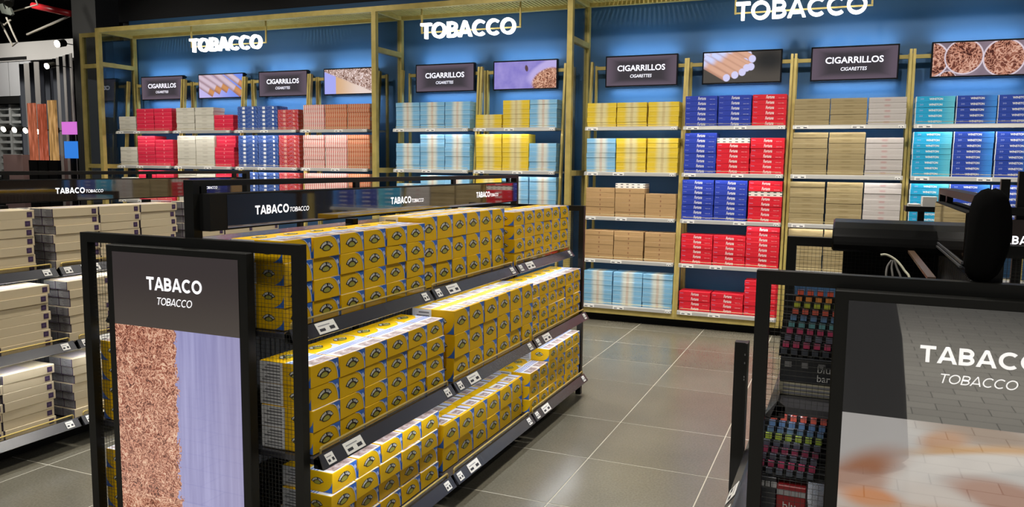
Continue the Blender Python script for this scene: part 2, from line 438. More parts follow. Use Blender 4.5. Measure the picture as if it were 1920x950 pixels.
for u, sh in STOCK.items():
    for s, stacks in sh.items():
        for c, code in enumerate(stacks):
            seq = []
            for i in range(0, len(code), 2): seq += [code[i]]*int(code[i+1])
            sx = random.uniform(-.004, .004)
            for n, k in enumerate(seq):
                if u == 1 and c == 2 and s == 1 and n > 4: sx = .03
                x = CX[u] + (c-1)*.3155 + sx + random.uniform(-.002, .002)
                y = 7.902 + random.uniform(0, .006)
                carton(k, (x, y, SZ[s] + n*(H+.0004)), random.uniform(-.006, .006),
                       f'{KIND[k][1]} carton {ORD[n]} up in {CN[c]} stack, {SN[s]} shelf, {UN[u]} wall unit from left',
                       f'cartons on the {SN[s]} shelf of the {UN[u]} wall unit')

# ------------------------------------------------------------------ wall shelving units
def price_mesh(w, h, name='price_label'):
    """label lying in x-z, front to -y"""
    b = MB().box(-w/2, w/2, -.0012, 0, -h/2, h/2, WHITE)
    b.box(-w*.40, -w*.12, -.0016, -.001, -h*.30, -h*.05, INK); b.box(w*.12, w*.38, -.0016, -.001, -h*.30, 0, INK)
    b.box(-w*.4, w*.2, -.0016, -.001, h*.15, h*.25, mat('grey ink', (.3, .3, .32), .7))
    return b.mesh(name)
PL_W = price_mesh(.115, .030); PL_S = price_mesh(.045, .026)
def inst(name, me, parent, loc, rot=(0, 0, 0)):
    o = bpy.data.objects.new(name, me); COL.objects.link(o); o.parent = parent; o.location = loc; o.rotation_euler = rot
    return o
def wall_unit(u):
    cx = CX[u]; hw = .50
    r = empty('wall_shelf_unit', (cx, 7.86, 0))
    tag(r, f'brass framed wall shelf unit with five shelves, {UN[u]} from left along blue wall', 'shelf unit', 'wall shelf units')
    def P(b, n, par=r, bevel=0.):   # parts are written in room coordinates
        b.v = [(x-cx, y-7.86, z) for x, y, z in b.v]; return b.build(n, par, bevel)
    for sg in (-1, 1):
        x = cx + sg*(hw-.012)
        P(MB().bar((x, 8.10, 2.68), (x, 7.875, .10), .023, .045, GOLD, (0, 1, 0)), 'leaning_post')
        P(MB().box(x-.011, x+.011, 8.24, 8.275, .1, 2.66, GOLD), 'rear_post')
    P(MB().box(cx-hw+.024, cx+hw-.024, 8.235, 8.26, 2.615, 2.65, GOLD), 'top_rail')
    P(MB().box(cx-hw, cx+hw, 7.855, 8.27, .085, .145, GOLD), 'base_beam')
    P(MB().box(cx-hw, cx+hw, 7.93, 8.25, .0, .085, BLACKM), 'plinth')
    for s, z in enumerate(SZ):
        b = MB(); w = hw-.028
        b.box(cx-w, cx+w, 7.862, 8.235, z-.022, z-.002, SHELFG)
        b.prism([(7.862, z-.034), (7.862, z+.004), (7.845, z-.004), (7.838, z-.034)], cx-w, cx+w, SHELFG)
        so = P(b, 'shelf')
        so.location = (0, 0, 0)
        ng = MB(); zz = z+.022
        ng.tube([(cx-w+.02, 7.872, z-.002), (cx-w+.02, 7.872, zz), (cx+w-.02, 7.872, zz), (cx+w-.02, 7.872, z-.002)], .0028, mat('pale wire', (.6, .52, .3), .35, .6), 5)
        P(ng, 'guard_rail', so)
        if s < 4: 
            lb = MB(); lb.box(cx-w+.02, cx+w-.02, 7.866, 7.884, z-.030, z-.022, WHITE)
            lb.poly([(cx-w+.02, 7.867, z-.0305), (cx-w+.02, 7.883, z-.0305), (cx+w-.02, 7.883, z-.0305), (cx+w-.02, 7.867, z-.0305)], LEDW)
            P(lb, 'light_strip', so)
        inst('price_label', PL_W, so, (-w+.075+random.uniform(0, .02), -.0195, z-.018), (-.2, 0, 0))
        if random.random() < .75: inst('price_label', PL_W, so, (random.uniform(-.12, .14), -.0195, z-.018), (-.2, 0, 0))
        inst('price_label', PL_S, so, (w-.04, -.0195, z-.018), (-.2, 0, 0))
    return r
for u in range(10): wall_unit(u)

# ------------------------------------------------------------------ brass portal frame round the wall units
FX = [-9.235, -4.955, -2.645, 1.66]
pf = tag(empty('portal_frame', (-3.8, 8.03, 0)), 'tall brass portal frame with glazed sides standing round the wall units', 'frame')
def PF(b, n, par=None):
    b.v = [(x+3.8, y-8.03, z) for x, y, z in b.v]; return b.build(n, par or pf)
w2 = .028
for x in FX:
    PF(MB().box(x-w2, x+w2, 7.722, 7.778, 0, 3.34, GOLD), 'front_post')
    PF(MB().box(x-w2, x+w2, 8.282, 8.338, 0, 3.34, GOLD), 'back_post')
    for z in (3.312, 2.88, 1.53, .12):
        PF(MB().box(x-w2, x+w2, 7.779, 8.281, z-.028, z+.028, GOLD), 'side_rail')
    for z0, z1 in ((.15, 1.50), (1.56, 2.85), (2.91, 3.28)):
        PF(MB().box(x-.004, x+.004, 7.779, 8.281, z0, z1, GLASS), 'glass_pane')
for a, b_ in zip(FX[:-1], FX[1:]):
    PF(MB().box(a+w2, b_-w2, 7.722, 7.778, 3.284, 3.34, GOLD), 'front_beam')
    PF(MB().box(a+w2, b_-w2, 8.282, 8.338, 3.284, 3.34, GOLD), 'back_beam')
    g = MB()
    n = int((b_-a)/.045)
    for i in range(n):
        x = a+w2+(b_-a-2*w2)*(i+.5)/n; g.box(x-.015, x+.015, 7.778, 8.282, 3.322, 3.334, GOLD)
    stuff(PF(g, 'canopy_slats'))
# return frame on the far left
rf = tag(empty('return_frame', (-9.55, 8.0, 0)), 'narrow brass glazed frame standing left of the portal beside black column', 'frame')
def RF(b, n): b.v = [(x+9.55, y-8.0, z) for x, y, z in b.v]; return b.build(n, rf)
RF(MB().box(-9.865, -9.81, 7.97, 8.03, 0, 3.34, GOLD), 'post')
for z in (3.312, 2.895, 1.53, .12): RF(MB().box(-9.81, -9.264, 7.972, 8.028, z-.028, z+.028, GOLD), 'rail')
for z0, z1 in ((.15, 1.50), (1.56, 2.865), (2.925, 3.28)): RF(MB().box(-9.81, -9.264, 7.996, 8.004, z0, z1, GLASS), 'glass_pane')

# hanging lit signs
for i, sx in enumerate((-7.14, -3.83, -.48)):
    r = tag(empty('tobacco_sign', (sx, 7.80, 3.05)), f'glowing white letters TOBACCO hung from brass rods, {["left", "middle", "right"][i]} sign of three', 'sign', 'TOBACCO signs')
    vs, fs = geo_text('TOBACCO', .175, 0, True); x1 = max(v[0] for v in vs); k0 = 0; cuts = []
    for ch in 'TOBACCO':
        nv = 8*len(geo_quads(ch, .175)[0]); cuts.append((k0, k0+nv)); k0 += nv
    for c0, c1 in cuts:
        b = MB().add([((v[0]/x1-.5)*1.12, -.022*v[2], (v[1]-.5)*.166) for v in vs[c0:c1]], [tuple(q-c0 for q in f) for f in fs if c0 <= f[0] < c1], SIGNW)
        b.build('letter', r)
    b = MB()
    b.bar((-.57, .035, .27), (-.57, .035, -.02), .016, .016, GOLD); b.bar((.60, .035, .27), (.60, .035, .0), .016, .016, GOLD)
    b.bar((-.578, .035, -.01), (.608, .035, -.01), .014, .014, GOLD)
    b.build('hanging_rods', r)

# ------------------------------------------------------------------ wall screens
def pic_mat(name, fn, strength=1.0, gloss=.12, coat=0.):
    m, nt, b = new_mat(name); N = NT(nt); v, x, y, z = N.coord()
    c = fn(N, v, x, z)
    b.inputs['Base Color'].default_value = (.01, .01, .01, 1); b.inputs['Roughness'].default_value = gloss
    N.put(b.inputs['Emission Color'], c); b.inputs['Emission Strength'].default_value = strength
    if coat: b.inputs['Coat Weight'].default_value = 1.; b.inputs['Coat IOR'].default_value = coat; b.inputs['Coat Roughness'].default_value = .015
    return m
def pic_dark(N, v, x, z):
    f = N.smooth(N.m('MAXIMUM', N.m('DIVIDE', N.m('ABSOLUTE', x), .36), N.m('DIVIDE', N.m('ABSOLUTE', z), .14)), .55, 1.)
    return N.mix(f, (.042, .036, .044), (.115, .085, .115))
def shreds(N, v, sc, cols):
    a = N.noise(v, sc, 1.5, .5, 3.2); b = N.noise(v, sc*1.45, 1.5, .5, 3.0)
    w = N.m('MINIMUM', N.m('ABSOLUTE', N.m('SUBTRACT', a, .5)), N.m('ADD', N.m('ABSOLUTE', N.m('SUBTRACT', b, .46)), .012))
    t = N.noise(v, sc*.8, 3, .6)
    f = N.m('ADD', N.m('MULTIPLY', N.m('SUBTRACT', 1., N.smooth(w, .004, .075)), .62), N.m('MULTIPLY', N.m('SUBTRACT', t, .3), .75))
    return N.ramp(f, [(.06, cols[0]), (.30, cols[1]), (.58, cols[2]), (.88, cols[3])])
BRN = [(.09, .025, .015), (.38, .13, .075), (.62, .30, .19), (.85, .62, .46)]
def pic_sticks(N, v, x, z):
    c = N.mix(N.smooth(x, -.35, .38), (.55, .48, .85), (.16, .27, .85))
    for x0, z0, x1, z1, r in ((-.02, .24, .40, -.02, .040), (-.14, .20, .345, -.115, .047), (-.30, .18, .12, -.060, .042), (-.38, .13, .0, -.075, .044), (-.46, .08, -.12, -.105, .042)):
        k, t, o = N.stick(x, z, x0, z0, x1, z1, r)
        col = N.mix(N.smooth(t, .74, .78), (.66, .52, .62), (.62, .28, .10))
        col = N.mix(N.m('MULTIPLY', N.smooth(N.m('ABSOLUTE', N.m('SUBTRACT', o, .2)), .2, 1.1), .65), col, (.22, .10, .12))
        c = N.mix(k, c, col)
    return c
def pic_shred(N, v, x, z):
    t = shreds(N, v, 13, [(.08, .03, .025), (.36, .19, .13), (.68, .50, .43), (.92, .82, .85)])
    k = N.m('SUBTRACT', 1., N.smooth(N.m('ADD', z, N.m('MULTIPLY', x, .36)), -.02, .0))   # lower left is paper
    c = N.mix(k, t, N.mix(N.smooth(x, -.22, .2), (.68, .42, .22), (.80, .66, .60)))
    k2 = N.m('MULTIPLY', k, N.m('LESS_THAN', x, -.20))
    return N.mix(k2, c, (.38, .40, .90))
def pic_roll(N, v, x, z):
    c = N.mix(N.m('MULTIPLY', N.noise(v, 9, 3), .8), (.14, .12, .50), (.50, .42, .80))
    k = N.ell(x, z, .36, .06, .34, .12, .35, .15); c = N.mix(k, c, (.50, .42, .78))
    k = N.ell(x, z, .27, -.06, .19, .12, .35, .12); c = N.mix(k, c, shreds(N, v, 12, BRN))
    k = N.ell(x, z, .02, .07, .018, .035, .2, .2); return N.mix(k, c, (.10, .05, .06))
def pic_filters(N, v, x, z):
    c = N.mix(N.ell(x, z, .26, .06, .16, .10, 0, .8), (.075, .065, .055), (.02, .02, .02))
    pts = [(-.02, .105), (.06, .12), (-.05, .04), (.03, .05), (.10, .075), (-.10, -.02), (-.02, -.01), (.05, -.01), (.09, .0), (-.14, -.10), (-.06, -.075), (.01, -.05)]
    for i, (px, pz) in enumerate(sorted(pts, key=lambda p: -p[1])):
        k, t, o = N.stick(x, z, px-.30, pz+.18, px, pz, .036)
        col = N.mix(N.smooth(t, .2, .42), (.62, .68, 1.), (.70, .40, .28))
        col = N.mix(N.m('MULTIPLY', N.smooth(N.m('ABSOLUTE', N.m('SUBTRACT', o, .25)), .3, 1.1), .6), col, (.34, .15, .10))
        c = N.mix(k, c, col); c = N.mix(N.ell(x, z, px, pz, .034, .036, 0, .12), c, (.66, .64, .92))
    return c
def pic_bowls(N, v, x, z):
    c = N.mix(N.noise(v, 5, 2), (.10, .07, .09), (.34, .26, .32))
    for cx_, cz, r in ((-.40, .0, .165), (-.12, .02, .155), (.19, .0, .165), (-.24, -.17, .07)):
        c = N.mix(N.ell(x, z, cx_, cz, r, r, 0, .03), c, (.72, .62, .70))
        c = N.mix(N.ell(x, z, cx_, cz, r*.93, r*.93, 0, .03), c, shreds(N, v, 8, [(.05, .012, .01), (.26, .08, .05), (.52, .22, .14), (.72, .45, .35)]))
    return c
PICS = {1: ('slanting cigarettes', pic_mat('cigarettes picture', pic_sticks)), 3: ('tobacco shreds on paper', pic_mat('tobacco shreds picture', pic_shred)),
        5: ('crushed cigarette on planks', pic_mat('crushed cigarette picture', pic_roll)), 7: ('bundle of cigarette filters', pic_mat('filters picture', pic_filters)),
        9: ('bowls of cut tobacco', pic_mat('bowls picture', pic_bowls))}
DARK = pic_mat('dark sign screen', pic_dark)
TVX = [-8.62, -7.60, -6.60, -5.60, -4.31, -3.32, -2.025, -1.02, 0., 1.02]
for u in range(10):
    if u in PICS: lab = f'lit wall screen showing {PICS[u][0]}, above {UN[u]} wall unit'
    else: lab = f'dark lit wall screen reading CIGARRILLOS CIGARETTES above {UN[u]} wall unit from left'
    r = tag(empty('wall_screen', (TVX[u], 8.20, 2.59)), lab, 'screen', 'wall screens')
    b = MB().box(-.38, .38, -.0, .045, -.16, .16, BEZEL)
    b.build('housing', r, .003)
    pm = PICS[u][1] if u in PICS else DARK
    p = MB().poly([(-.366, -.0012, -.146), (.366, -.0012, -.146), (.366, -.0012, .146), (-.366, -.0012, .146)], pm).build('picture', r)
    if u not in PICS:
        t = MB().text('CIGARRILLOS', (.0, -.0025, .030), (1, 0, 0), (0, 0, 1), .50, .060, TXT2, .018)
        t.text('CIGARETTES', (.0, -.0025, -.052), (1, 0, 0), (0, 0, 1), .225, .032, TXT2, .005, .15)
        t.build('lettering', r)
    h = MB()
    h.poly([(-.35, .047, .1535), (.35, .047, .1535), (.35, .085, .1535), (-.35, .085, .1535)], HALO)
    h.poly([(-.35, .047, -.1535), (-.35, .085, -.1535), (.35, .085, -.1535), (.35, .047, -.1535)], HALO2)
    h.box(-.36, .36, .046, .086, .13, .1525, BEZEL)
    h.box(-.36, .36, .046, .086, -.1525, -.13, BEZEL)
    h.build('backlight_strip', r)
    MB().box(-.05, .05, .057, .16, -.05, .05, BLACKM).build('wall_bracket', r)

# ------------------------------------------------------------------ gondolas
LEDGE = mat('satin steel ledge', (.16, .155, .15), .22, .6)
WIRE = mat('black wire', (.02, .02, .018), .5)
RIBM = mat('grey ribbed steel back panel', (.16, .16, .165), .4, .5)
def wire_mesh(x0, x1, z0, z1, y, step, t):
    b = MB(); n = int((x1-x0)/step); k = int((z1-z0)/step)
    for i in range(1, n): x = x0+(x1-x0)*i/n; b.bar((x, y, z0), (x, y, z1), t, t, WIRE)
    for i in range(1, k): z = z0+(z1-z0)*i/k; b.bar((x0, y+t*.8, z), (x1, y+t*.8, z), t, t, WIRE)
    return b
LIPS = {'top': (.456, .982, .424, 1.027, 1.014), 'middle': (.570, .552, .538, .597, .583), 'bottom': (.573, .113, .540, .158, .144)}
def gondola(label, cx, y0, nb, bay, zoff={}, frames=(True, True), sides=(1, -1), header=True, hw=.512, text_at=(), guard=True, out=0.):
    y1 = y0 + nb*bay
    r = tag(empty('display_gondola', (cx, (y0+y1)/2, 0)), label, 'display stand', 'display gondolas')
    yc = (y0+y1)/2
    def P(b, n, par=r, **k):
        b.v = [(x-cx, y-yc, z) for x, y, z in b.v]; return b.build(n, par, **k)
    t = .036
    for on, y in zip(frames, (y0-t, y1)):
        if not on: continue
        b = MB()
        for sx in (-1, 1): b.box(cx+sx*hw-(t if sx > 0 else 0), cx+sx*hw+(0 if sx > 0 else t), y, y+t, 0, 1.33, BLACK)
        b.box(cx-hw+t, cx+hw-t, y, y+t, 1.33-t, 1.33, BLACK); b.box(cx-hw+t, cx+hw-t, y, y+t, .06, .06+t, BLACK)
        fr = P(b, 'end_frame')
        stuff(P(wire_mesh(cx-hw+t, cx+hw-t, .1, 1.33-t, y+t*.6, .0145, .0009), 'wire_mesh', fr))
    # spine
    b = MB(); s = .022
    b.box(cx-s, cx+s, y0, y1, 1.513, 1.535, BLACK)
    for k in range(nb+1):
        y = y0 + (y1-y0)*k/nb; y = min(max(y, y0+.02), y1-.02); b.box(cx-s, cx+s, y-.02, y+.02, 0, 1.513 if k in (0, nb) else 1.34, BLACK)
    P(b, 'spine_frame')
    pb = MB().box(cx-.006, cx+.006, y0+.04, y1-.04, .10, 1.30, RIBM)
    n = int((y1-y0)/.03)
    for i in range(n):
        y = y0+.05+i*.03
        if y > y1-.06: break
        for sx in (-1, 1): pb.box(cx+sx*.009-.003, cx+sx*.009+.003, y, y+.014, .10, 1.30, RIBM)
    P(pb, 'back_panel')
    P(MB().box(cx-.36, cx+.36, y0+.05, y1-.05, 0.0, .085, BLACKM), 'plinth')
    if header:
        ha, hb = (y0+.03, y1-.14) if header is True else header
        b = MB().box(cx+.004, cx+.07, ha, hb, 1.352, 1.487, BLACKM)
        for sx in (1,):
            b.box(cx+sx*.0705-.001, cx+sx*.0705+.001, ha+.085, hb-.01, 1.358, 1.482, GLOSSB)
        for k in range(nb):
            for q in (.03, .97):
                pass
        P(MB().box(cx-.09, cx+.10, y0+.03, y1-.03, 1.304, 1.316, LEDGE), 'top_ledge')
        hd = P(b, 'header_box')
        bk = MB()
        for k in range(nb+1):
            y = min(max(y0+.02+k*bay, ha+.02), hb-.03); bk.box(cx+.005, cx+.022, y-.018, y+.018, 1.487, 1.513, BLACK)
        P(bk, 'header_brackets')
        for yt in text_at:
            for sx in (1,):
                y = yt; d = (0, sx, 0); lt = MB()
                lt.text('TABACO', (cx+sx*.0722, y+.10*sx, 1.418), d, (0, 0, 1), .200, .035, TXT, (.20,))
                lt.text('TOBACCO', (cx+sx*.0722, y+sx*.270, 1.4115), d, (0, 0, 1), .125, .019, TXT, (.13,), .2)
                P(lt, 'lettering', hd)
    for nm, (xa, za, xb, zb, zs) in LIPS.items():
        dz = zoff.get(nm, 0); xa += out; xb += out
        for sx in sides:
            for k in range(nb):
                a, e = y0+k*bay+.012, y0+(k+1)*bay-.012
                b = MB()
                b.box(min(cx+sx*.02, cx+sx*xb), max(cx+sx*.02, cx+sx*xb), a, e, zs+dz-.022, zs+dz-.002, RAIL)
                prof = [(cx+sx*xb, zb+dz), (cx+sx*xa, za+dz), (cx+sx*(xa-.012), za+dz-.006), (cx+sx*(xb-.004), zs+dz-.03)]
                b.prism(prof, a, e, RAIL, 'y')
                b.prism([(cx+sx*(xb-.02), zs+dz-.035), (cx+sx*(xb-.02), zs+dz-.002), (cx+sx*xb, zb+dz-.001), (cx+sx*(xa-.014), za+dz-.006)], a, a+.004, BLACK, 'y')
                so = P(b, 'shelf')
                if guard:
                  wr = MB(); xr = cx+sx*(xb-.006); zr = zs+dz+.034
                  wr.tube([(xr, a+.02, zs+dz-.005), (xr, a+.02, zr-.004), (xr, a+.026, zr), (xr, e-.026, zr), (xr, e-.02, zr-.004), (xr, e-.02, zs+dz-.005)], .0042, mat('brass wire', (.66, .50, .16), .35, .5), 6)
                  P(wr, 'guard_rail', so)
                  ac = MB().box(min(xr, xr-sx*.002), max(xr, xr-sx*.002), a+.024, e-.024, zs+dz-.001, zr-.004, CLEAR)
                  P(ac, 'acrylic_stop', so)
                if nm != 'bottom':
                    lx = cx+sx*(xb-(.015 if nm == 'middle' else .035)); z = zs+dz-.026
                    lb = MB().box(lx-.010, lx+.010, a+.02, e-.02, z, z+.004, WHITE)
                    lb.poly([(lx-.009, a+.02, z-.0004), (lx-.009, e-.02, z-.0004), (lx+.009, e-.02, z-.0004), (lx+.009, a+.02, z-.0004)], LED if nm == 'top' else LED2)
                    P(lb, 'light_strip', so)
                ang = math.atan2(zb-za, xa-xb)
                mx, mz = (xa+xb)/2, (za+zb)/2+dz
                for me, yy in ((PL_S, a+.045), (PL_W, a+.19), (PL_S, e-.06)):
                    if (sx < 0 and me is PL_W and guard) or (nm == 'top' and not guard): continue
                    o = inst('price_label', me, so, (sx*(mx+.001), yy-yc, mz+.0012))
                    nrm = V((sx*math.sin(ang), 0, math.cos(ang))); xd = V((0, sx, 0)); zd = nrm.cross(xd)*1
                    R = Matrix((xd, -nrm, zd)).transposed()
                    if R.determinant() < 0: R = Matrix((xd, -nrm, -zd)).transposed()
                    o.rotation_euler = R.to_euler(); o.scale = (1, 1, 1.5)
    return r
G1 = gondola('black display gondola down the centre stacked with yellow boxes', -2.171, 2.166, 3, 1.0165, text_at=(2.43, 3.42, 4.415))
G2 = gondola('black display gondola at far left stacked with cream cartons', -4.455, 2.03, 3, 1.0165,
             {'top': -.018, 'middle': .01, 'bottom': .01}, text_at=(2.36, 3.33, 4.33))

# ------------------------------------------------------------------ yellow boxes
def photo_fn(N, v, x, y, z):
    return N.ramp(N.noise(v, 38, 4, .6, 1.), [(.3, (.10, .07, .06)), (.5, (.38, .26, .23)), (.7, (.62, .58, .60))])
YEL = pat('yellow box card', lambda N, v, x, y, z: N.mix(N.m('MULTIPLY', N.noise(v, 14, 2), .25), (.80, .475, .002), (.72, .40, .002)), .5, .05)
YEL.node_tree.nodes['Principled BSDF'].inputs['Specular IOR Level'].default_value = .28
YBLUE = mat('blue corner print', (.030, .140, .56), .38); YPALE = mat('pale blue print line', (.55, .60, .82), .45)
YPHOTO = pat('warning photo print', photo_fn, .4); YGREEN = mat('olive leaf print', (.36, .34, .05), .5)
EMBW = mat('white emblem letters', (.85, .85, .82), .5); YDK = mat('near black print', (.015, .017, .02), .45); YWHITE = mat('white box card', (.76, .76, .78), .45)
YTXT = mat('grey text print', (.20, .20, .22), .6)
def emblem(b, o, xd, zd, w, h):
    """arched black band with AMBER LEAF, leaf badge below"""
    o, xd, zd = V(o), V(xd), V(zd); nd = xd.cross(zd)
    P = lambda x, z, k=0.: tuple(o + xd*x*w + zd*z*h + nd*k)
    n = 9; R0, R1 = .60, 1.0
    A = [math.pi*(.86-.72*i/(n-1)) for i in range(n)]
    arc = lambda R, a: (R*.52*math.cos(a), R*.80*math.sin(a)-.38)
    pts = [arc(R1, a) for a in A] + [arc(R0, a) for a in reversed(A)]
    for i in range(n-1):
        b.poly([P(*pts[i]), P(*pts[2*n-1-i]), P(*pts[2*n-2-i]), P(*pts[i+1])], YDK)
    # badge lens
    m = 7
    top = [arc(.57, math.pi*(.80-.60*i/(m-1))) for i in range(m)]
    bot = [(.27*math.cos(math.pi*(.93-.86*i/(m-1))), -.14-.17*math.sin(math.pi*(.93-.86*i/(m-1)))) for i in range(m)]
    b.poly([P(x*1.10, z*1.06-.01) for x, z in (bot + list(reversed(top)))], YDK)
    b.poly([P(x*.9, z*.9-.01, .0003) for x, z in (bot + list(reversed(top)))], YGREEN)
    s = 'AMBER LEAF'
    for i, ch in enumerate(s):
        if ch == ' ': continue
        a = math.pi*(.80-.60*i/(len(s)-1)); x, z = arc(.82, a); ta = a-math.pi/2
        q = V(P(x, z, .0005)); c_, s_ = math.cos(ta*.8), math.sin(ta*.8)
        b.text(ch, q, xd*c_+zd*s_, zd*c_-xd*s_, w*.082, h*.185, EMBW, .035)
def yellow_box(w, h, d, tall=False):
    b = MB().box(-w/2, w/2, 0, d, 0, h, YEL)
    me = b.mesh('tobacco_box', .0014)
    t = MB(); e = -.0006
    crv = [(.62, 1.), (.74, .94), (.84, .80), (.91, .60), (.955, .35), (.975, .03)]
    pts = [((u-.5)*w, z*h) for u, z in crv]
    for i in range(len(pts)-1):
        (x0, z0), (x1, z1) = pts[i], pts[i+1]
        t.poly([(x0, e, z0), (x1, e, z1), (w/2-.001, e, z1), (w/2-.001, e, z0)], YBLUE)
        t.poly([(x0-.003, e*1.5, z0-.0012), (x1-.003, e*1.5, z1-.0012), (x1+.0005, e*1.5, z1), (x0+.0005, e*1.5, z0)], YPALE)
    t.bar((w*.40, e*1.6, h*.78), (w*.455, e*1.6, h*.60), .010, .0004, YPALE, (0, 1, 0))
    emblem(t, (-.03*w, e, h*.50), (1, 0, 0), (0, 0, 1), w*.56 if not tall else w*.66, h*.62 if not tall else h*.50)
    # ends: white text strip at the back, emblem and blue corner at the front
    for sx in (-1, 1):
        x = sx*(w/2+.0006); bk = d*.54
        t.poly([(x, bk, .001), (x, d-.001, .001), (x, d-.001, h-.001), (x, bk, h-.001)], YWHITE)
        for q in range(6):
            z = h*(.12+.14*q); t.poly([(x*1.004, bk+.012, z), (x*1.004, d-.012-.012*(q % 3), z), (x*1.004, d-.012-.012*(q % 3), z+h*.06), (x*1.004, bk+.012, z+h*.06)], YTXT)
        t.poly([(x, .001, .002), (x, .001, h*.55), (x, .006, h*.36), (x, .018, h*.19), (x, .034, h*.06), (x, .045, .002)], YBLUE)
        emblem(t, (x, bk*.55, h*.52), (0, sx, 0), (0, 0, 1), .06, h*.45)
    z = h+.0006
    def q(x0, x1, y0, y1, m, k=0.): t.poly([(x0, y0, z+k), (x1, y0, z+k), (x1, y1, z+k), (x0, y1, z+k)], m)
    a = w/2-.002
    if not tall:
        q(-a, a, .002, d*.5, YWHITE); q(-a*.75, a*.9, .006, d*.24, YPHOTO, .0003)
        for i in range(3): q(-a, a, d*(.30+.06*i), d*(.325+.06*i), YBLUE, .0003)
        emblem(t, (0, d*.74, z), (1, 0, 0), (0, 1, 0), w*.5, d*.30)
        t.poly([(a*.3, d*.52, z), (a, d*.52, z), (a, d*.72, z), (a*.75, d*.60, z)], YPALE)
    else:
        for k0 in (0., .5):
            q(-a*.9, a*.35, d*(k0+.06), d*(k0+.36), YWHITE); q(-a*.8, a*.0, d*(k0+.09), d*(k0+.28), YPHOTO, .0003)
            q(a*.40, a*.5, d*(k0+.06), d*(k0+.36), YDK); q(a*.55, a, d*(k0+.06), d*(k0+.36), YPALE)
    bm = bmesh.new(); bm.from_mesh(me); base = len(me.materials)
    for mm in t.mats: me.materials.append(mm)
    vv = [bm.verts.new(p) for p in t.v]
    for f, mi in zip(t.f, t.mi):
        try: fc = bm.faces.new([vv[i] for i in f]); fc.material_index = base+mi
        except ValueError: pass
    bm.normal_update(); bm.to_mesh(me); bm.free()
    return me
YB = {'s': yellow_box(.161, .0785, .225), 't': yellow_box(.161, .1125, .225, True), 'e': yellow_box(.156, .0785, .225)}
YH = {'s': .0793, 't': .1135, 'e': .0793}
SIDE = math.pi/2
SHN = {'top': 'upper', 'middle': 'middle', 'bottom': 'lower'}; BN = ['near', 'middle', 'far']
def ybox(kind, x, y, z, rz, label, group):
    o = bpy.data.objects.new('tobacco_box', YB[kind]); COL.objects.link(o); o.location = (x, y, z); o.rotation_euler.z = rz
    return tag(o, label, 'box', group)
YPLAN = [  # shelf, bay, kind, first box centre y, pitch, rows per column, face x, base z
 ('top', 0, 's', 2.285, .1675, [4]*6, -1.786, 1.0145),
 ('top', 1, 't', 3.290, .163, [3]*6, -1.812, 1.0145),
 ('top', 2, 'e', 4.300, .1595, [4]*6, -1.762, 1.0145),
 ('middle', 0, 's', 2.282, .1640, [4]*6, -1.674, .5835),
 ('middle', 1, 't', 3.325, .168, [3]*6, -1.652, .5835),
 ('middle', 2, 'e', 4.322, .1585, [4]*6, -1.668, .5835),
 ('bottom', 0, 's', 2.425, .1680, [4]*5, -1.690, .1445),
 ('bottom', 1, 't', 3.310, .1670, [2]*6, -1.700, .1445),
 ('bottom', 2, 'e', 4.322, .1585, [3, 3, 4, 4, 4, 4], -1.662, .1445)]
for sh, bay, kd, yy, pt, rows, fx, z0 in YPLAN:
    for c, n in enumerate(rows):
        for q in range(n):
            dx = random.uniform(-.004, .004); dy = random.uniform(-.002, .002)
            if sh == 'bottom' and bay == 0: dx += (.0, -.012, .004, -.006)[q]
            if sh == 'bottom' and bay == 0: dy -= (.035, .02, .045, .0)[q]*.5
            ybox(kd, fx+dx, yy+c*pt+dy, z0+q*YH[kd], SIDE+random.uniform(-.012, .012),
                 f'yellow tobacco box, {ORD[c]} along, {ORD[q]} row up, {SHN[sh]} shelf, {BN[bay]} bay of central gondola',
                 f'yellow boxes on the {SHN[sh]} shelf, {BN[bay]} bay')
for sh, z0, fx in (('middle', .5835, -2.672), ('bottom', .1445, -2.672)):
    for c in range(2):
        for q in range(4):
            ybox('s', fx+random.uniform(-.004, .004), 2.27+c*.17, z0+q*YH['s'], -SIDE+random.uniform(-.01, .01),
                 f'yellow tobacco box on hidden left side of central gondola, {SHN[sh]} shelf, {ORD[q]} row, {ORD[c]} column',
                 'yellow boxes seen through the left mesh')

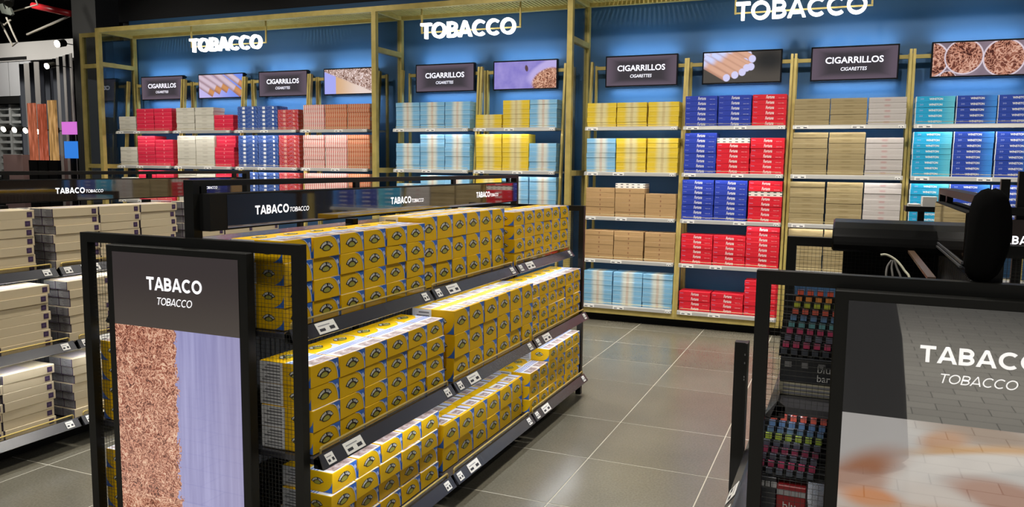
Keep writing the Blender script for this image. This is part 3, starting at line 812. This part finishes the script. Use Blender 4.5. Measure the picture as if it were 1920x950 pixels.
# ------------------------------------------------------------------ cream cartons on the left gondola
def cream_fn(N, v, x, y, z):
    return N.mix(N.m('MULTIPLY', N.noise(v, 20, 3), .3), (.68, .57, .385), (.60, .49, .32))
CREAM = pat('cream carton card', cream_fn, .5, .06); PURP = mat('purple square print', (.055, .028, .085), .5); PURPL = mat('pale purple print', (.10, .065, .14), .5)
GEND = mat('grey printed end', (.36, .345, .34), .5); GTX = mat('dark grey end print', (.14, .13, .14), .6)
def cream_carton():
    l, h, d = .288, .0478, .185
    me = MB().box(-l/2, l/2, 0, d, 0, h, CREAM).mesh('cream_carton', .0012)
    t = MB(); e = -.0006
    t.box(l/2-.043, l/2-.014, e*2, e, .010, .038, PURP); t.box(l/2-.036, l/2-.022, e*2.6, e*2, .019, .029, PURPL)
    for sx in (-1, 1):
        x = sx*(l/2+.0006)
        for y0 in (.003, .096):
            t.poly([(x, y0, .002), (x, y0+.086, .002), (x, y0+.086, h-.002), (x, y0, h-.002)], GEND)
            for k in range(4): t.poly([(x*1.003, y0+.008, .008+k*.009), (x*1.003, y0+.05+.007*(k % 3), .008+k*.009), (x*1.003, y0+.05+.007*(k % 3), .011+k*.009), (x*1.003, y0+.008, .011+k*.009)], GTX)
        for y0 in (.0895, .0005): t.poly([(x*1.004, y0, 0.001), (x*1.004, y0+.006, 0.001), (x*1.004, y0+.006, h-.001), (x*1.004, y0, h-.001)], PURP)
        t.poly([(x*1.004, .001, 0.0005), (x*1.004, d-.001, 0.0005), (x*1.004, d-.001, .0035), (x*1.004, .001, .0035)], PURP)
    z = h+.0005
    t.poly([(-l*.4, .03, z), (l*.1, .03, z), (l*.1, .15, z), (-l*.4, .15, z)], mat('mauve top print', (.52, .45, .44), .5))
    bm = bmesh.new(); bm.from_mesh(me); base = len(me.materials)
    for mm in t.mats: me.materials.append(mm)
    vv = [bm.verts.new(p) for p in t.v]
    for f, mi in zip(t.f, t.mi):
        fc = bm.faces.new([vv[i] for i in f]); fc.material_index = base+mi
    bm.to_mesh(me); bm.free(); return me
CC = cream_carton()
for sh, z0, fx in (('top', .9950, -4.047), ('middle', .5925, -3.958), ('bottom', .1535, -3.958)):
    for bay in range(3):
        for c in range(3):
            n = 7 if not (sh == 'bottom' and bay == 0) else 7
            for q in range(n):
                o = bpy.data.objects.new('cream_carton', CC); COL.objects.link(o)
                yy = (2.06, 3.055, 4.07)[bay] + .146 + c*.2925
                o.location = (fx+random.uniform(-.004, .004), yy+random.uniform(-.003, .003)+.006*((q*5+c) % 3-1), z0+q*.0484); o.rotation_euler.z = SIDE+random.uniform(-.006, .006)
                tag(o, f'cream carton with purple square, {ORD[q]} up, {ORD[c]} stack, {SHN[sh]} shelf, {BN[bay]} bay, left gondola', 'carton', f'cream cartons on the {SHN[sh]} shelf, {BN[bay]} bay')

# ------------------------------------------------------------------ end screens
def pic_tab(N, v, x, z):
    # head: dark brown; below: shredded tobacco against lilac planks
    t = shreds(N, v, 24, [(.09, .018, .010), (.40, .105, .055), (.68, .28, .175), (.92, .66, .46)])
    edge = N.m('ADD', x, N.m('MULTIPLY', N.m('SUBTRACT', N.noise(v, 34, 3, .6, 1.), .5), .085))
    pl = N.noise(v, 1., 1); sx = N.n('ShaderNodeMapping'); sx.inputs['Scale'].default_value = (26, 26, 1.2); N.put(sx.inputs[0], v)
    lil = N.ramp(N.noise(sx.outputs[0], 1.6, 3, .6), [(.3, (.27, .26, .50)), (.7, (.40, .39, .66))])
    lil = N.mix(N.m('MULTIPLY', N.smooth(N.m('ABSOLUTE', x), .1, .3), .35), lil, (.30, .26, .40))
    c = N.mix(N.smooth(edge, -.003, .003), t, lil)
    head = N.mix(N.smooth(z, .35, .62), (.060, .047, .040), (.040, .030, .030))
    return N.mix(N.m('GREATER_THAN', z, .370), c, head)
def pic_hand(N, v, x, z):
    c = N.mix(N.noise(v, 5, 2), (.50, .47, .44), (.60, .57, .54))
    L = [(.03, .335, .13, .030, -.08, .6, (.30, .20, .14)), (-.06, .305, .05, .026, .2, .5, (.50, .24, .11)), (.03, .290, .14, .017, .14, .6, (.62, .32, .10)),
         (-.04, .250, .20, .026, .20, .3, (.72, .66, .60)), (-.155, .205, .075, .035, .25, .5, (.68, .63, .58)), (-.235, .205, .085, .040, .55, .7, (.44, .19, .10)),
         (-.25, .175, .075, .030, .05, .4, (.44, .24, .17)), (-.21, .135, .07, .026, .0, .5, (.62, .20, .04)), (.075, .185, .12, .040, -.12, .4, (.38, .17, .11)),
         (-.06, .150, .10, .040, -.25, .5, (.62, .54, .48)), (.05, .09, .30, .045, .0, .5, (.50, .25, .12)), (.1, -.2, .4, .20, .2, .6, (.50, .27, .14))]
    for cx_, cz, rx, rz, a, so, col in L: c = N.mix(N.ell(x, z, cx_, cz, rx, rz, a, so), c, col)
    return N.mix(N.m('GREATER_THAN', z, .350), c, (.028, .027, .027))
def end_screen(cx, yf, label, picm, zt=1.297, th=.048, to=0., tm_=TXT):
    r = tag(empty('end_display_screen', (cx, yf, .635)), label, 'screen', 'end display screens')
    hz = zt-.635
    MB().box(-.325, .325, 0, .043, -.575, hz, BLACK).build('housing', r, .003)
    p = MB().poly([(-.292, -.0015, -.545), (.292, -.0015, -.545), (.292, -.0015, hz-.024), (-.292, -.0015, hz-.024)], picm).build('picture', r)
    b = MB()
    b.text('TABACO', (.003, -.003, .532-to), (1, 0, 0), (0, 0, 1), .257, th, tm_, (.20,))
    b.text('TOBACCO', (.004, -.003, .470-to*.6), (1, 0, 0), (0, 0, 1), .162, th*.56, tm_, (.115,), .22)
    b.build('lettering', r)
    return r
end_screen(-2.172, 2.085, 'tall lit screen reading TABACO with shredded tobacco, on end of central gondola', pic_mat('tobacco end picture', pic_tab, 1., .3, 2.))

# ------------------------------------------------------------------ right gondola
G3 = gondola('black display gondola at right with vape packs behind wire mesh', .34, 2.226, 1, 1.13, {'top': -.06, 'middle': .03}, header=False, hw=.55, guard=False, out=.06)
G3['label'] = 'black display gondola at right holding vape packs behind wire mesh'
end_screen(.312, 2.145, 'tall lit screen reading TABACO with blurred fingers and cigarette, on right gondola', pic_mat('hand end picture', pic_hand, .8, .3, 3.2), 1.297, .042, .012, mat('dim lit lettering', (1, 1, 1), .4, emit=.62, ecol=(.96, .94, .92)))
g3y = (2.226+3.356)/2
def P3(b, n, par=None, **k):
    b.v = [(x-.34, y-g3y, z) for x, y, z in b.v]; return b.build(n, par or G3, **k)
b = MB().box(.306, .374, 2.47, 3.30, 1.352, 1.487, BLACKM); b.box(.3035, .3055, 2.475, 3.295, 1.356, 1.484, GLOSSB)
b.box(.300, .306, 2.47, 3.30, 1.345, 1.352, STEEL)
P3(b, 'header_box')
P3(MB().box(.33, .35, 3.2, 3.24, 1.487, 1.513, BLACK).box(.33, .35, 2.5, 2.54, 1.487, 1.513, BLACK), 'header_brackets')
P3(MB().bar((.300, 2.47, 1.338), (.300, 3.30, 1.338), .006, .006, STEEL).bar((.22, 2.35, 1.315), (.22, 3.30, 1.315), .02, .008, mat('copper strip', (.32, .20, .13), .3, .7)), 'cable_tray')
# back of the far end screen
prof = [(3.17, 1.300), (3.10, 1.306), (3.10, 1.335), (3.12, 1.362), (3.17, 1.385), (3.25, 1.402), (3.35, 1.410), (3.35, 1.300)]
r = tag(empty('far_screen_back', (.30, 3.25, 1.28)), 'black rounded back housing of screen on far end of right gondola', 'screen')
b = MB().prism([(y-3.25, z-1.28) for y, z in prof], -.34, .14, mat('black satin plastic', (.003, .003, .003), .28, spec=.16)); b.build('housing', r, .006)
MB().box(-.30, .14, .145, .18, -1.1, .12, BLACKM).build('screen_body', r)
# upright and cables
b = MB().box(-.338, -.300, 2.86, 2.90, 0, .985, BLACK).box(-.300, -.292, 2.85, 2.91, 0, .985, BLACK)
up_ = tag(b.build('steel_upright'), 'free black steel upright with rivets just left of right gondola', 'post')
up_.location = (0, 0, 0)
rv = MB()
for z in (.945, .915, .865, .855): rv.box(-.302, -.2985, 2.8485, 2.851, z-.003, z+.003, STEEL)
rv.build('rivets', up_)
def spline(pts, n=6):
    out = []
    for i in range(len(pts)-1):
        p0, p1, p2, p3 = [V(pts[max(0, min(len(pts)-1, j))]) for j in (i-1, i, i+1, i+2)]
        for k in range(n):
            t = k/n; out.append(.5*((2*p1)+(p2-p0)*t+(2*p0-5*p1+4*p2-p3)*t*t+(3*p1-p0-3*p2+p3)*t**3))
    return out+[V(pts[-1])]
tag(MB().tube(spline([(.12, 3.0, 1.308), (.14, 3.0, 1.309), (.17, 2.99, 1.292), (.195, 2.97, 1.262), (.213, 2.95, 1.228), (.22, 2.95, 1.10)]), .0042, mat('white cable sheath', (.70, .68, .52), .5)).build('white_cable', smooth=True), 'white cable looping behind the top bar of right gondola', 'cable')
for k, (dx, c) in enumerate(((0, 'first'), (.014, 'second'), (.03, 'third'))):
    tag(MB().tube(spline([(.155+dx*.3, 2.99, 1.292), (.142+dx, 2.98, 1.268), (.140+dx*1.6, 2.96, 1.225), (.15+dx*2, 2.95, 1.10)]), .0038, mat('grey cable sheath', (.16, .15, .14), .5)).build('dark_cable', smooth=True),
        f'dark cable hanging under the white loop, {c} of three from left', 'cable', 'dark cables')
# vape packs
PK = {}
for nm, c in (('red', (.50, .085, .05)), ('orange', (.52, .19, .05)), ('blue', (.09, .16, .28)), ('lime', (.33, .42, .04)), ('magenta', (.38, .04, .10)), ('slate', (.08, .095, .13)), ('teal', (.08, .25, .26))):
    b = MB().box(-.0085, .0085, 0, .018, 0, .0135, mat(nm+' vape pack', c, .4)); b.box(-.0088, .0088, -.0004, .004, .0135, .0152, mat('dark pack lid', (.02, .02, .03), .4))
    PK[nm] = b.mesh('vape_pack')
def packs(x0, y0, z0, cols, rows, px, dx, dy, dz, tier):
    for i in range(cols):
        for j, nm in enumerate(rows):
            o = bpy.data.objects.new('vape_pack', PK[nm]); COL.objects.link(o)
            o.location = (x0+i*px+j*dx, y0+j*dy, z0+j*dz)
            tag(o, f'small {nm} vape pack, {ORD[i]} column, {ORD[j]} step up, {tier} tray behind right mesh', 'vape pack', f'vape packs in the {tier} tray')
packs(-.142, 2.368, 1.0697, 5, ['slate', 'magenta', 'slate', 'magenta', 'teal', 'blue', 'red', 'lime', 'orange', 'red'], .0280, .0033, .019, .0166, 'upper')
packs(-.189, 2.288, .7375, 6, ['slate', 'magenta', 'slate', 'magenta', 'slate', 'lime', 'blue', 'blue', 'red', 'red'], .0275, .0032, .0157, .0152, 'lower')
DKB = mat('dark slate box', (.022, .025, .032), .35)
def tray(x0, x1, y0, z0, rise, run, n, label):
    b = MB()
    st = [(y0-.004, z0-.005)]
    for j in range(n): st += [(y0-.002+j*run, z0-.002+j*rise), (y0-.002+(j+1)*run, z0-.002+j*rise)]
    st += [(y0+n*run, z0-.005)]
    b.prism(st, x0, x1, BLACKM); return tag(b.build('stepped_tray'), label, 'tray')
tray(-.156, .02, 2.368, 1.0697, .0166, .019, 10, 'stepped black tray carrying the upper vape packs, right gondola')
tray(-.204, .02, 2.288, .7375, .0152, .0157, 10, 'stepped black tray carrying the lower vape packs, right gondola')
def blu_box(x0, x1, y, z0, z1, m, label, words, tx=0., depth=.20):
    b = MB().box(x0, x1, y, y+depth, z0, z1, m); 
    r = tag(b.build('vape_display_box', bevel=.002), label, 'box')
    t = MB()
    for i in range(4):
        x = x0+(x1-x0)*(.12+.25*i); t.box(x-.009, x+.009, y-.0014, y-.0005, z1-.028, z1-.012, mat('grey square print', (.35, .35, .36), .5))
    t.build('print', r); t = MB()
    for i, w in enumerate(words): t.text(w, (x0+tx, y-.0014, z0+.045-.026*i), (1, 0, 0), (0, 0, 1), .034, .020, PRINTW)
    if words: t.build('lettering', r)
    return r
blu_box(-.150, .03, 2.358, .9915, 1.0640, DKB, 'dark slate display box reading blu under the upper vape packs', ['blu', 'bar'], .118)
b = MB().box(-.150, .03, 2.360, 2.56, .9535, .9910, mat('cream carton side', (.45, .42, .30), .5)).build('vape_carton', bevel=.001); tag(b, 'flat cream printed carton under the dark slate display box', 'carton')
t = MB()
for i in range(3): t.box(-.14, .01, 2.3586, 2.3596, .958+i*.011, .963+i*.011, YTXT)
t.build('print', b)
blu_box(-.200, -.139, 2.279, .6135, .731, DKB, 'dark slate display box left of the red one, under lower vape packs', [])
blu_box(-.1365, -.060, 2.274, .6135, .715, mat('deep red box', (.28, .012, .016), .4), 'deep red display box reading blu under the lower vape packs', ['blu'], .034)
# black bag over the header end
def bag():
    b = MB(); prof = [(1.552, .010), (1.546, .028), (1.53, .045), (1.50, .056), (1.46, .060), (1.42, .060), (1.38, .058), (1.34, .052), (1.315, .044), (1.298, .030), (1.290, .012)]
    n = 24; vs = []
    for i, (z, rr) in enumerate(prof):
        for k in range(n):
            a = 2*math.pi*k/n; f = 1 + .05*math.sin(3*a+i*.35) + .03*math.sin(7*a-i*.5)
            sx = -.012*max(0, (1.42-z)/.13)
            vs.append((.325+sx + rr*f*.78*math.cos(a), 2.236+rr*f*.9*math.sin(a), (z-1.552)*.88+1.556+.003*math.sin(2*a+1)))
    fs = [(i*n+k, i*n+(k+1) % n, (i+1)*n+(k+1) % n, (i+1)*n+k) for i in range(len(prof)-1) for k in range(n)]
    fs += [tuple(range(n)), tuple(range((len(prof)-1)*n, len(prof)*n))[::-1]]
    b.add(vs, fs, mat('black cloth', (.004, .004, .004), .95, spec=.05))
    o = b.build('cloth_bag', smooth=True); return tag(o, 'black cloth bag pulled over the near top corner of right gondola spine', 'bag')
bag()
# gondola end further right
r = tag(empty('far_gondola_end', (1.05, 4.62, 0)), 'black mesh gondola end with lit TABACO band beyond right gondola', 'display stand')
b = MB()
for x in (-.55, .55): b.box(x-.018, x+.018, 0, .036, 0, 1.42, BLACK)
b.box(-.532, .532, 0, .036, 1.38, 1.42, BLACK); b.box(-.532, .532, 0, .036, 1.165, 1.20, BLACK); b.box(-.532, .532, 0, .036, .06, .10, BLACK)
b.build('end_frame', r)
stuff(wire_mesh(-.532, .532, .10, 1.165, .02, .018, .0014).build('wire_mesh', r))
hb = MB().box(-.532, .532, -.004, .04, 1.196, 1.36, mat('dark brown sign', (.05, .036, .032), .15)).build('header_box', r)
MB().text('TABACO', (-.235, -.006, 1.258), (1, 0, 0), (0, 0, 1), .22, .043, TXT, (.20,)).text('TOBACCO', (-.04, -.006, 1.252), (1, 0, 0), (0, 0, 1), .13, .024, TXT, (.115,), .2).build('lettering', hb)
MB().box(-.33, -.29, .05, .09, 0, 1.56, BLACK).box(-.255, -.215, .05, .09, 0, 1.60, BLACK).build('rear_posts', r)

# ------------------------------------------------------------------ background at far left
tag(MB().box(-11.13, -10.62, 8.88, 9.3, 0, 4.7, mat('charcoal column', (.040, .040, .039), .5)).build('square_column'), 'charcoal square column rising to ceiling left of brass frame', 'column')
tag(MB().tube([(-9.60, 8.52, 3.3), (-9.60, 8.52, 4.7)], .035, mat('grey pipe', (.16, .16, .17), .5), 10).build('grey_pipe', smooth=True), 'grey vertical pipe above left end of brass frame', 'pipe')
r = tag(empty('fascia_kiosk', (-15.0, 11.2, 0)), 'white fascia kiosk with slatted rack and dark pillar in far left', 'kiosk')
def K(b, n, par=None): b.v = [(x+15.0, y-11.2, z) for x, y, z in b.v]; return b.build(n, par or r)
WF = mat('white lit fascia', (.62, .61, .60), .5)
K(MB().box(-17, -13.2, 11.0, 11.3, 3.56, 3.92, WF), 'fascia')
K(MB().box(-17, -15.1, 10.985, 11.0, 3.585, 3.64, BLACKM), 'light_slot')
for i in range(6):
    x = -17+i*.33; K(MB().box(x+.006, x+.324, 11.02, 11.06, 2.88, 3.56, mat('white panel', (.58, .59, .62), .5)), 'panel')
K(MB().box(-17, -15.0, 11.0, 11.1, 2.73, 2.88, BLACKM), 'dark_band')
K(MB().box(-17, -15.4, 11.25, 11.3, 1.2, 2.73, mat('rack grey', (.20, .21, .21), .5)), 'rack_back')
rk = MB()
for i in range(10):
    z = 1.4+i*.135; rk.box(-17, -15.4, 11.1, 11.25, z, z+.05, mat('rack white', (.52, .54, .54), .5))
for x in (-16.6, -16.2, -15.8, -15.42): rk.box(x-.03, x+.03, 11.08, 11.25, 1.25, 2.72, mat('rack white', (.52, .54, .54), .5))
K(rk, 'rack_slats')
K(MB().box(-15.3, -14.92, 10.95, 11.3, 0, 2.88, mat('blue black gloss pillar', (.015, .02, .03), .12, spec=.7)), 'pillar')
tag(MB().box(-14.95, -14.40, 10.3, 10.6, 0, 1.70, mat('dusty pink counter', (.40, .26, .25), .5)).build('pink_cabinet'), 'dusty pink cabinet in front of the slatted rack', 'cabinet')
r = tag(empty('mirror_wall', (-14.2, 10.9, 0)), 'curved wall of narrow mirror strips below white fascia', 'mirror')
MIR3 = [mat('mirror strip', (.70, .70, .71), .06, 1.), mat('mirror strip painted pale', (.62, .60, .58), .25, .55), mat('mirror strip painted dark', (.25, .25, .27), .08, 1.)]  # pale and dark tints paint uneven reflections into the strip colour
nst = 13
for i in range(nst):
    x = -14.88+i*.113; a = .35-.7*i/nst + (.10 if i % 2 else -.10)
    o = MB().box(-.054, .054, -.01, .01, 0, 3.45+.012*i, MIR3[(i*7+i//3) % 3]).build('mirror_strip', r, loc=(x+14.2, -.05-.02*abs(i-6), 0), rotz=a)
BT = [((-13.62, 9.95), 1.6, 2.62, (.42, .11, .05), 'orange'), ((-13.36, 9.95), 1.6, 2.60, (.36, .07, .03), 'rust'), ((-13.09, 9.95), 1.6, 2.66, (.46, .25, .08), 'amber')]
for (x, y), z0, z1, c, w in BT:
    def streak(N, v, x, z, c=c):
        mp = N.n('ShaderNodeMapping'); mp.inputs['Scale'].default_value = (22, 1, 1.6); N.put(mp.inputs[0], v)
        return N.ramp(N.noise(mp.outputs[0], 1.3, 3, .6), [(.3, tuple(k*.25 for k in c)), (.52, c), (.72, tuple(min(1, k*1.7+.1) for k in c))])
    m = pic_mat(w+' painted reflection', streak, .9, .4)  # glowing streaks imitate bottles reflected in the mirror strips
    o = MB().prism([(y, z0), (y, z1), (y+.03, z1), (y+.03, z0)], x-.10, x+.10, m).build('bottle_reflection')
    MB().box(x-.11, x+.11, y-.02, y+.05, 0, z0, BLACKM).build('stand', o)
    tag(o, f'tall painted {w} bottle banner before the mirror strips', 'reflection panel', 'bottle reflection panels')
for nm, x0, x1, z0, z1, c, e in (('magenta', -12.92, -12.42, 2.06, 2.28, (.62, .16, .62), .9), ('blue', -12.88, -12.44, 1.64, 1.94, (.03, .20, .70), .9)):
    o = MB().box(x0, x1, 10.0, 10.05, z0, z1, mat(nm+' light box', c, .4, emit=e)).build('light_box')
    tag(o, f'glowing {nm} light box seen at far left beside charcoal column', 'light box')
    MB().box((x0+x1)/2+(.1 if nm == 'blue' else -.1)-.03, (x0+x1)/2+(.1 if nm == 'blue' else -.1)+.03, 10.051, 10.12, 0, z1, BLACKM).build('stand', o)
def lamp(x, y, z, label, r=.07, e=30):
    o = empty('spot_lamp', (x, y, z)); tag(o, label, 'lamp')
    MB().tube([(0, .02, 0), (0, .16, .04)], r*.9, BLACK, 10).build('housing', o)
    MB().tube([(0, 0, -.005), (0, .022, .002)], r*.8, mat('hot lamp', (1, 1, 1), .5, emit=e, ecol=(1, .86, .62)), 10).build('bulb', o)
    MB().bar((0, .12, .03), (0, 11.04-y, .03), .014, .014, BLACK).build('stem', o)
lamp(-13.33, 10.3, 3.70, 'glaring warm spot lamp above the white fascia', .075, 40)
lamp(-13.5, 10.2, 3.30, 'small white spot lamp below the warm one', .06, 12)
for i in range(4): lamp(-14.62+i*.30, 10.1, 2.17-.015*i, f'white spot lamp before slatted rack, {ORD[i]} from left', .06, 14)
tag(MB().tube([(-13.49, 10, 4.33), (-12.56, 10, 4.13)], .055, mat('red pipe paint', (.42, .012, .018), .35), 10).build('red_pipe', smooth=True), 'red sprinkler pipe under the black ceiling at top left', 'pipe')
tag(MB().bar((-13.85, 10.12, 3.86), (-12.66, 10.12, 4.14), .03, .03, mat('grey rod', (.16, .15, .13), .5)).build('brace_rod'), 'grey slanting rod below the red pipe', 'rod')
r = tag(empty('lighting_rig', (-10.98, 8.0, 3.80)), 'tangle of grey truss bars and lamp brackets hanging at top left corner', 'lighting rig')
TR = mat('grey green truss', (.22, .24, .21), .45, .4); TP = mat('pale bracket', (.50, .47, .40), .45)
for i in range(7):
    x = -.75+i*.10; MB().bar((x, -.05*i, .45), (x+.32, -.05*i, -.08-.02*i), .035, .045, TR).build('truss_bar', r)
for pts in ([(-.45, -.1, .30), (-.10, -.1, -.10), (.42, -.1, -.04), (.22, -.1, .35)], [(-.42, -.2, -.18), (-.15, -.2, -.30), (-.02, -.2, -.24)], [(-.2, -.2, -.3), (.0, -.2, -.60), (.10, -.2, -.55), (.02, -.2, -.42), (-.1, -.2, -.2)]):
    MB().tube(pts, .013, TP, 6).build('bracket', r)
for x, z in ((-.12, .18), (.08, .12), (-.25, -.12)):
    MB().tube([(x, -.25, z), (x+.10, -.35, z-.18)], .06, BLACK, 10).build('lamp_can', r)

# ------------------------------------------------------------------ the photographer, seen only mirrored in the right screen
def person():
    P = {'pel': ((.06, -.40, .94), .135), 'wa': ((.06, -.39, 1.10), .125), 'ch': ((.06, -.38, 1.32), .150), 'ne': ((.05, -.37, 1.50), .055), 'h0': ((.05, -.345, 1.60), .080), 'h1': ((.05, -.335, 1.70), .088),
         'sl': ((-.13, -.38, 1.42), .062), 'el': ((-.22, -.25, 1.20), .048), 'wl': ((-.075, -.075, 1.50), .030), 'sr': ((.25, -.38, 1.42), .062), 'er': ((.34, -.25, 1.20), .048), 'wr': ((.085, -.075, 1.50), .030),
         'kl': ((-.04, -.36, .50), .062), 'al': ((-.04, -.41, .09), .045), 'tl': ((-.05, -.28, .035), .035), 'kr': ((.16, -.36, .50), .062), 'ar': ((.16, -.41, .09), .045), 'tr': ((.17, -.28, .035), .035),
         'hl': ((-.03, -.40, .86), .088), 'hr': ((.15, -.40, .86), .088)}
    E = [('pel', 'wa'), ('wa', 'ch'), ('ch', 'ne'), ('ne', 'h0'), ('h0', 'h1'), ('ch', 'sl'), ('sl', 'el'), ('el', 'wl'), ('ch', 'sr'), ('sr', 'er'), ('er', 'wr'), ('pel', 'hl'), ('hl', 'kl'), ('kl', 'al'), ('al', 'tl'), ('pel', 'hr'), ('hr', 'kr'), ('kr', 'ar'), ('ar', 'tr')]
    for sg, w, c in ((-1, 'wl', -.085), (1, 'wr', .085)):
        P['p'+w] = ((c*.98, -.050, 1.545), .022); E.append((w, 'p'+w))
        for k in range(4):
            P[f'{w}{k}'] = ((c*1.0, -.034, 1.560+.021*k), .0085); P[f'{w}{k}b'] = ((c*.94, -.010, 1.566+.021*k), .0075); E += [('p'+w, f'{w}{k}'), (f'{w}{k}', f'{w}{k}b')]
        P[w+'t'] = ((c*.6, -.030, 1.575), .010); E.append(('p'+w, w+'t'))
    ks = list(P); me = bpy.data.meshes.new('person')
    me.from_pydata([P[k][0] for k in ks], [(ks.index(a), ks.index(b)) for a, b in E], [])
    o = bpy.data.objects.new('person', me); COL.objects.link(o)
    me.materials.append(mat('black clothing', (.008, .008, .009), .9, spec=.1))
    sk = o.modifiers.new('skin', 'SKIN'); 
    for i, k in enumerate(ks):
        d = me.skin_vertices[0].data[i]; d.radius = (P[k][1], P[k][1]*(.8 if k in ('pel', 'wa', 'ch') else 1)); d.use_root = (k == 'pel')
    sb = o.modifiers.new('smooth', 'SUBSURF'); sb.levels = 1; sb.render_levels = 2
    ct = MB(); n = 20; vs = []
    prof = [(1.12, .15, .11), (.95, .19, .14), (.70, .24, .18), (.40, .27, .21), (.04, .30, .24)]
    for i, (z, a, b) in enumerate(prof):
        for k in range(n):
            t = 2*math.pi*k/n; f = 1+.05*math.sin(5*t+.4*i)*i/4; vs.append((.075+a*f*math.cos(t), -.40+b*f*math.sin(t), z))
    ct.add(vs, [(i*n+k, (i+1)*n+k, (i+1)*n+(k+1) % n, i*n+(k+1) % n) for i in range(len(prof)-1) for k in range(n)], mat('black clothing', (.008, .008, .009), .9, spec=.1))
    ct.build('long_coat', o, smooth=True)
    tag(o, 'person in black holding up a phone, seen mirrored dark in right end screen', 'person')
    MB().box(-.078, .078, -.024, -.012, 1.53, 1.66, BLACK).build('phone')
    tag(bpy.data.objects['phone'], 'black phone held up by the mirrored person', 'phone')
person()

# small stand glimpsed between wall and right gondola
r = tag(empty('leaflet_stand', (.47, 6.0, 0)), 'slim black stand holding a white leaflet box, behind right gondola', 'stand')
MB().box(-.10, .10, -.10, .10, 1.325, 1.36, BLACK).build('top_tray', r)
MB().box(-.02, .02, -.02, .02, .02, 1.325, BLACK).build('post', r)
MB().box(-.12, .12, -.12, .12, 0, .02, BLACK).build('base', r)
MB().box(.0, .085, -.08, .06, 1.36, 1.425, WHITE).build('leaflet_box', r)
MB().box(-.085, -.01, -.09, .05, 1.36, 1.375, WHITE).build('leaflets', r)
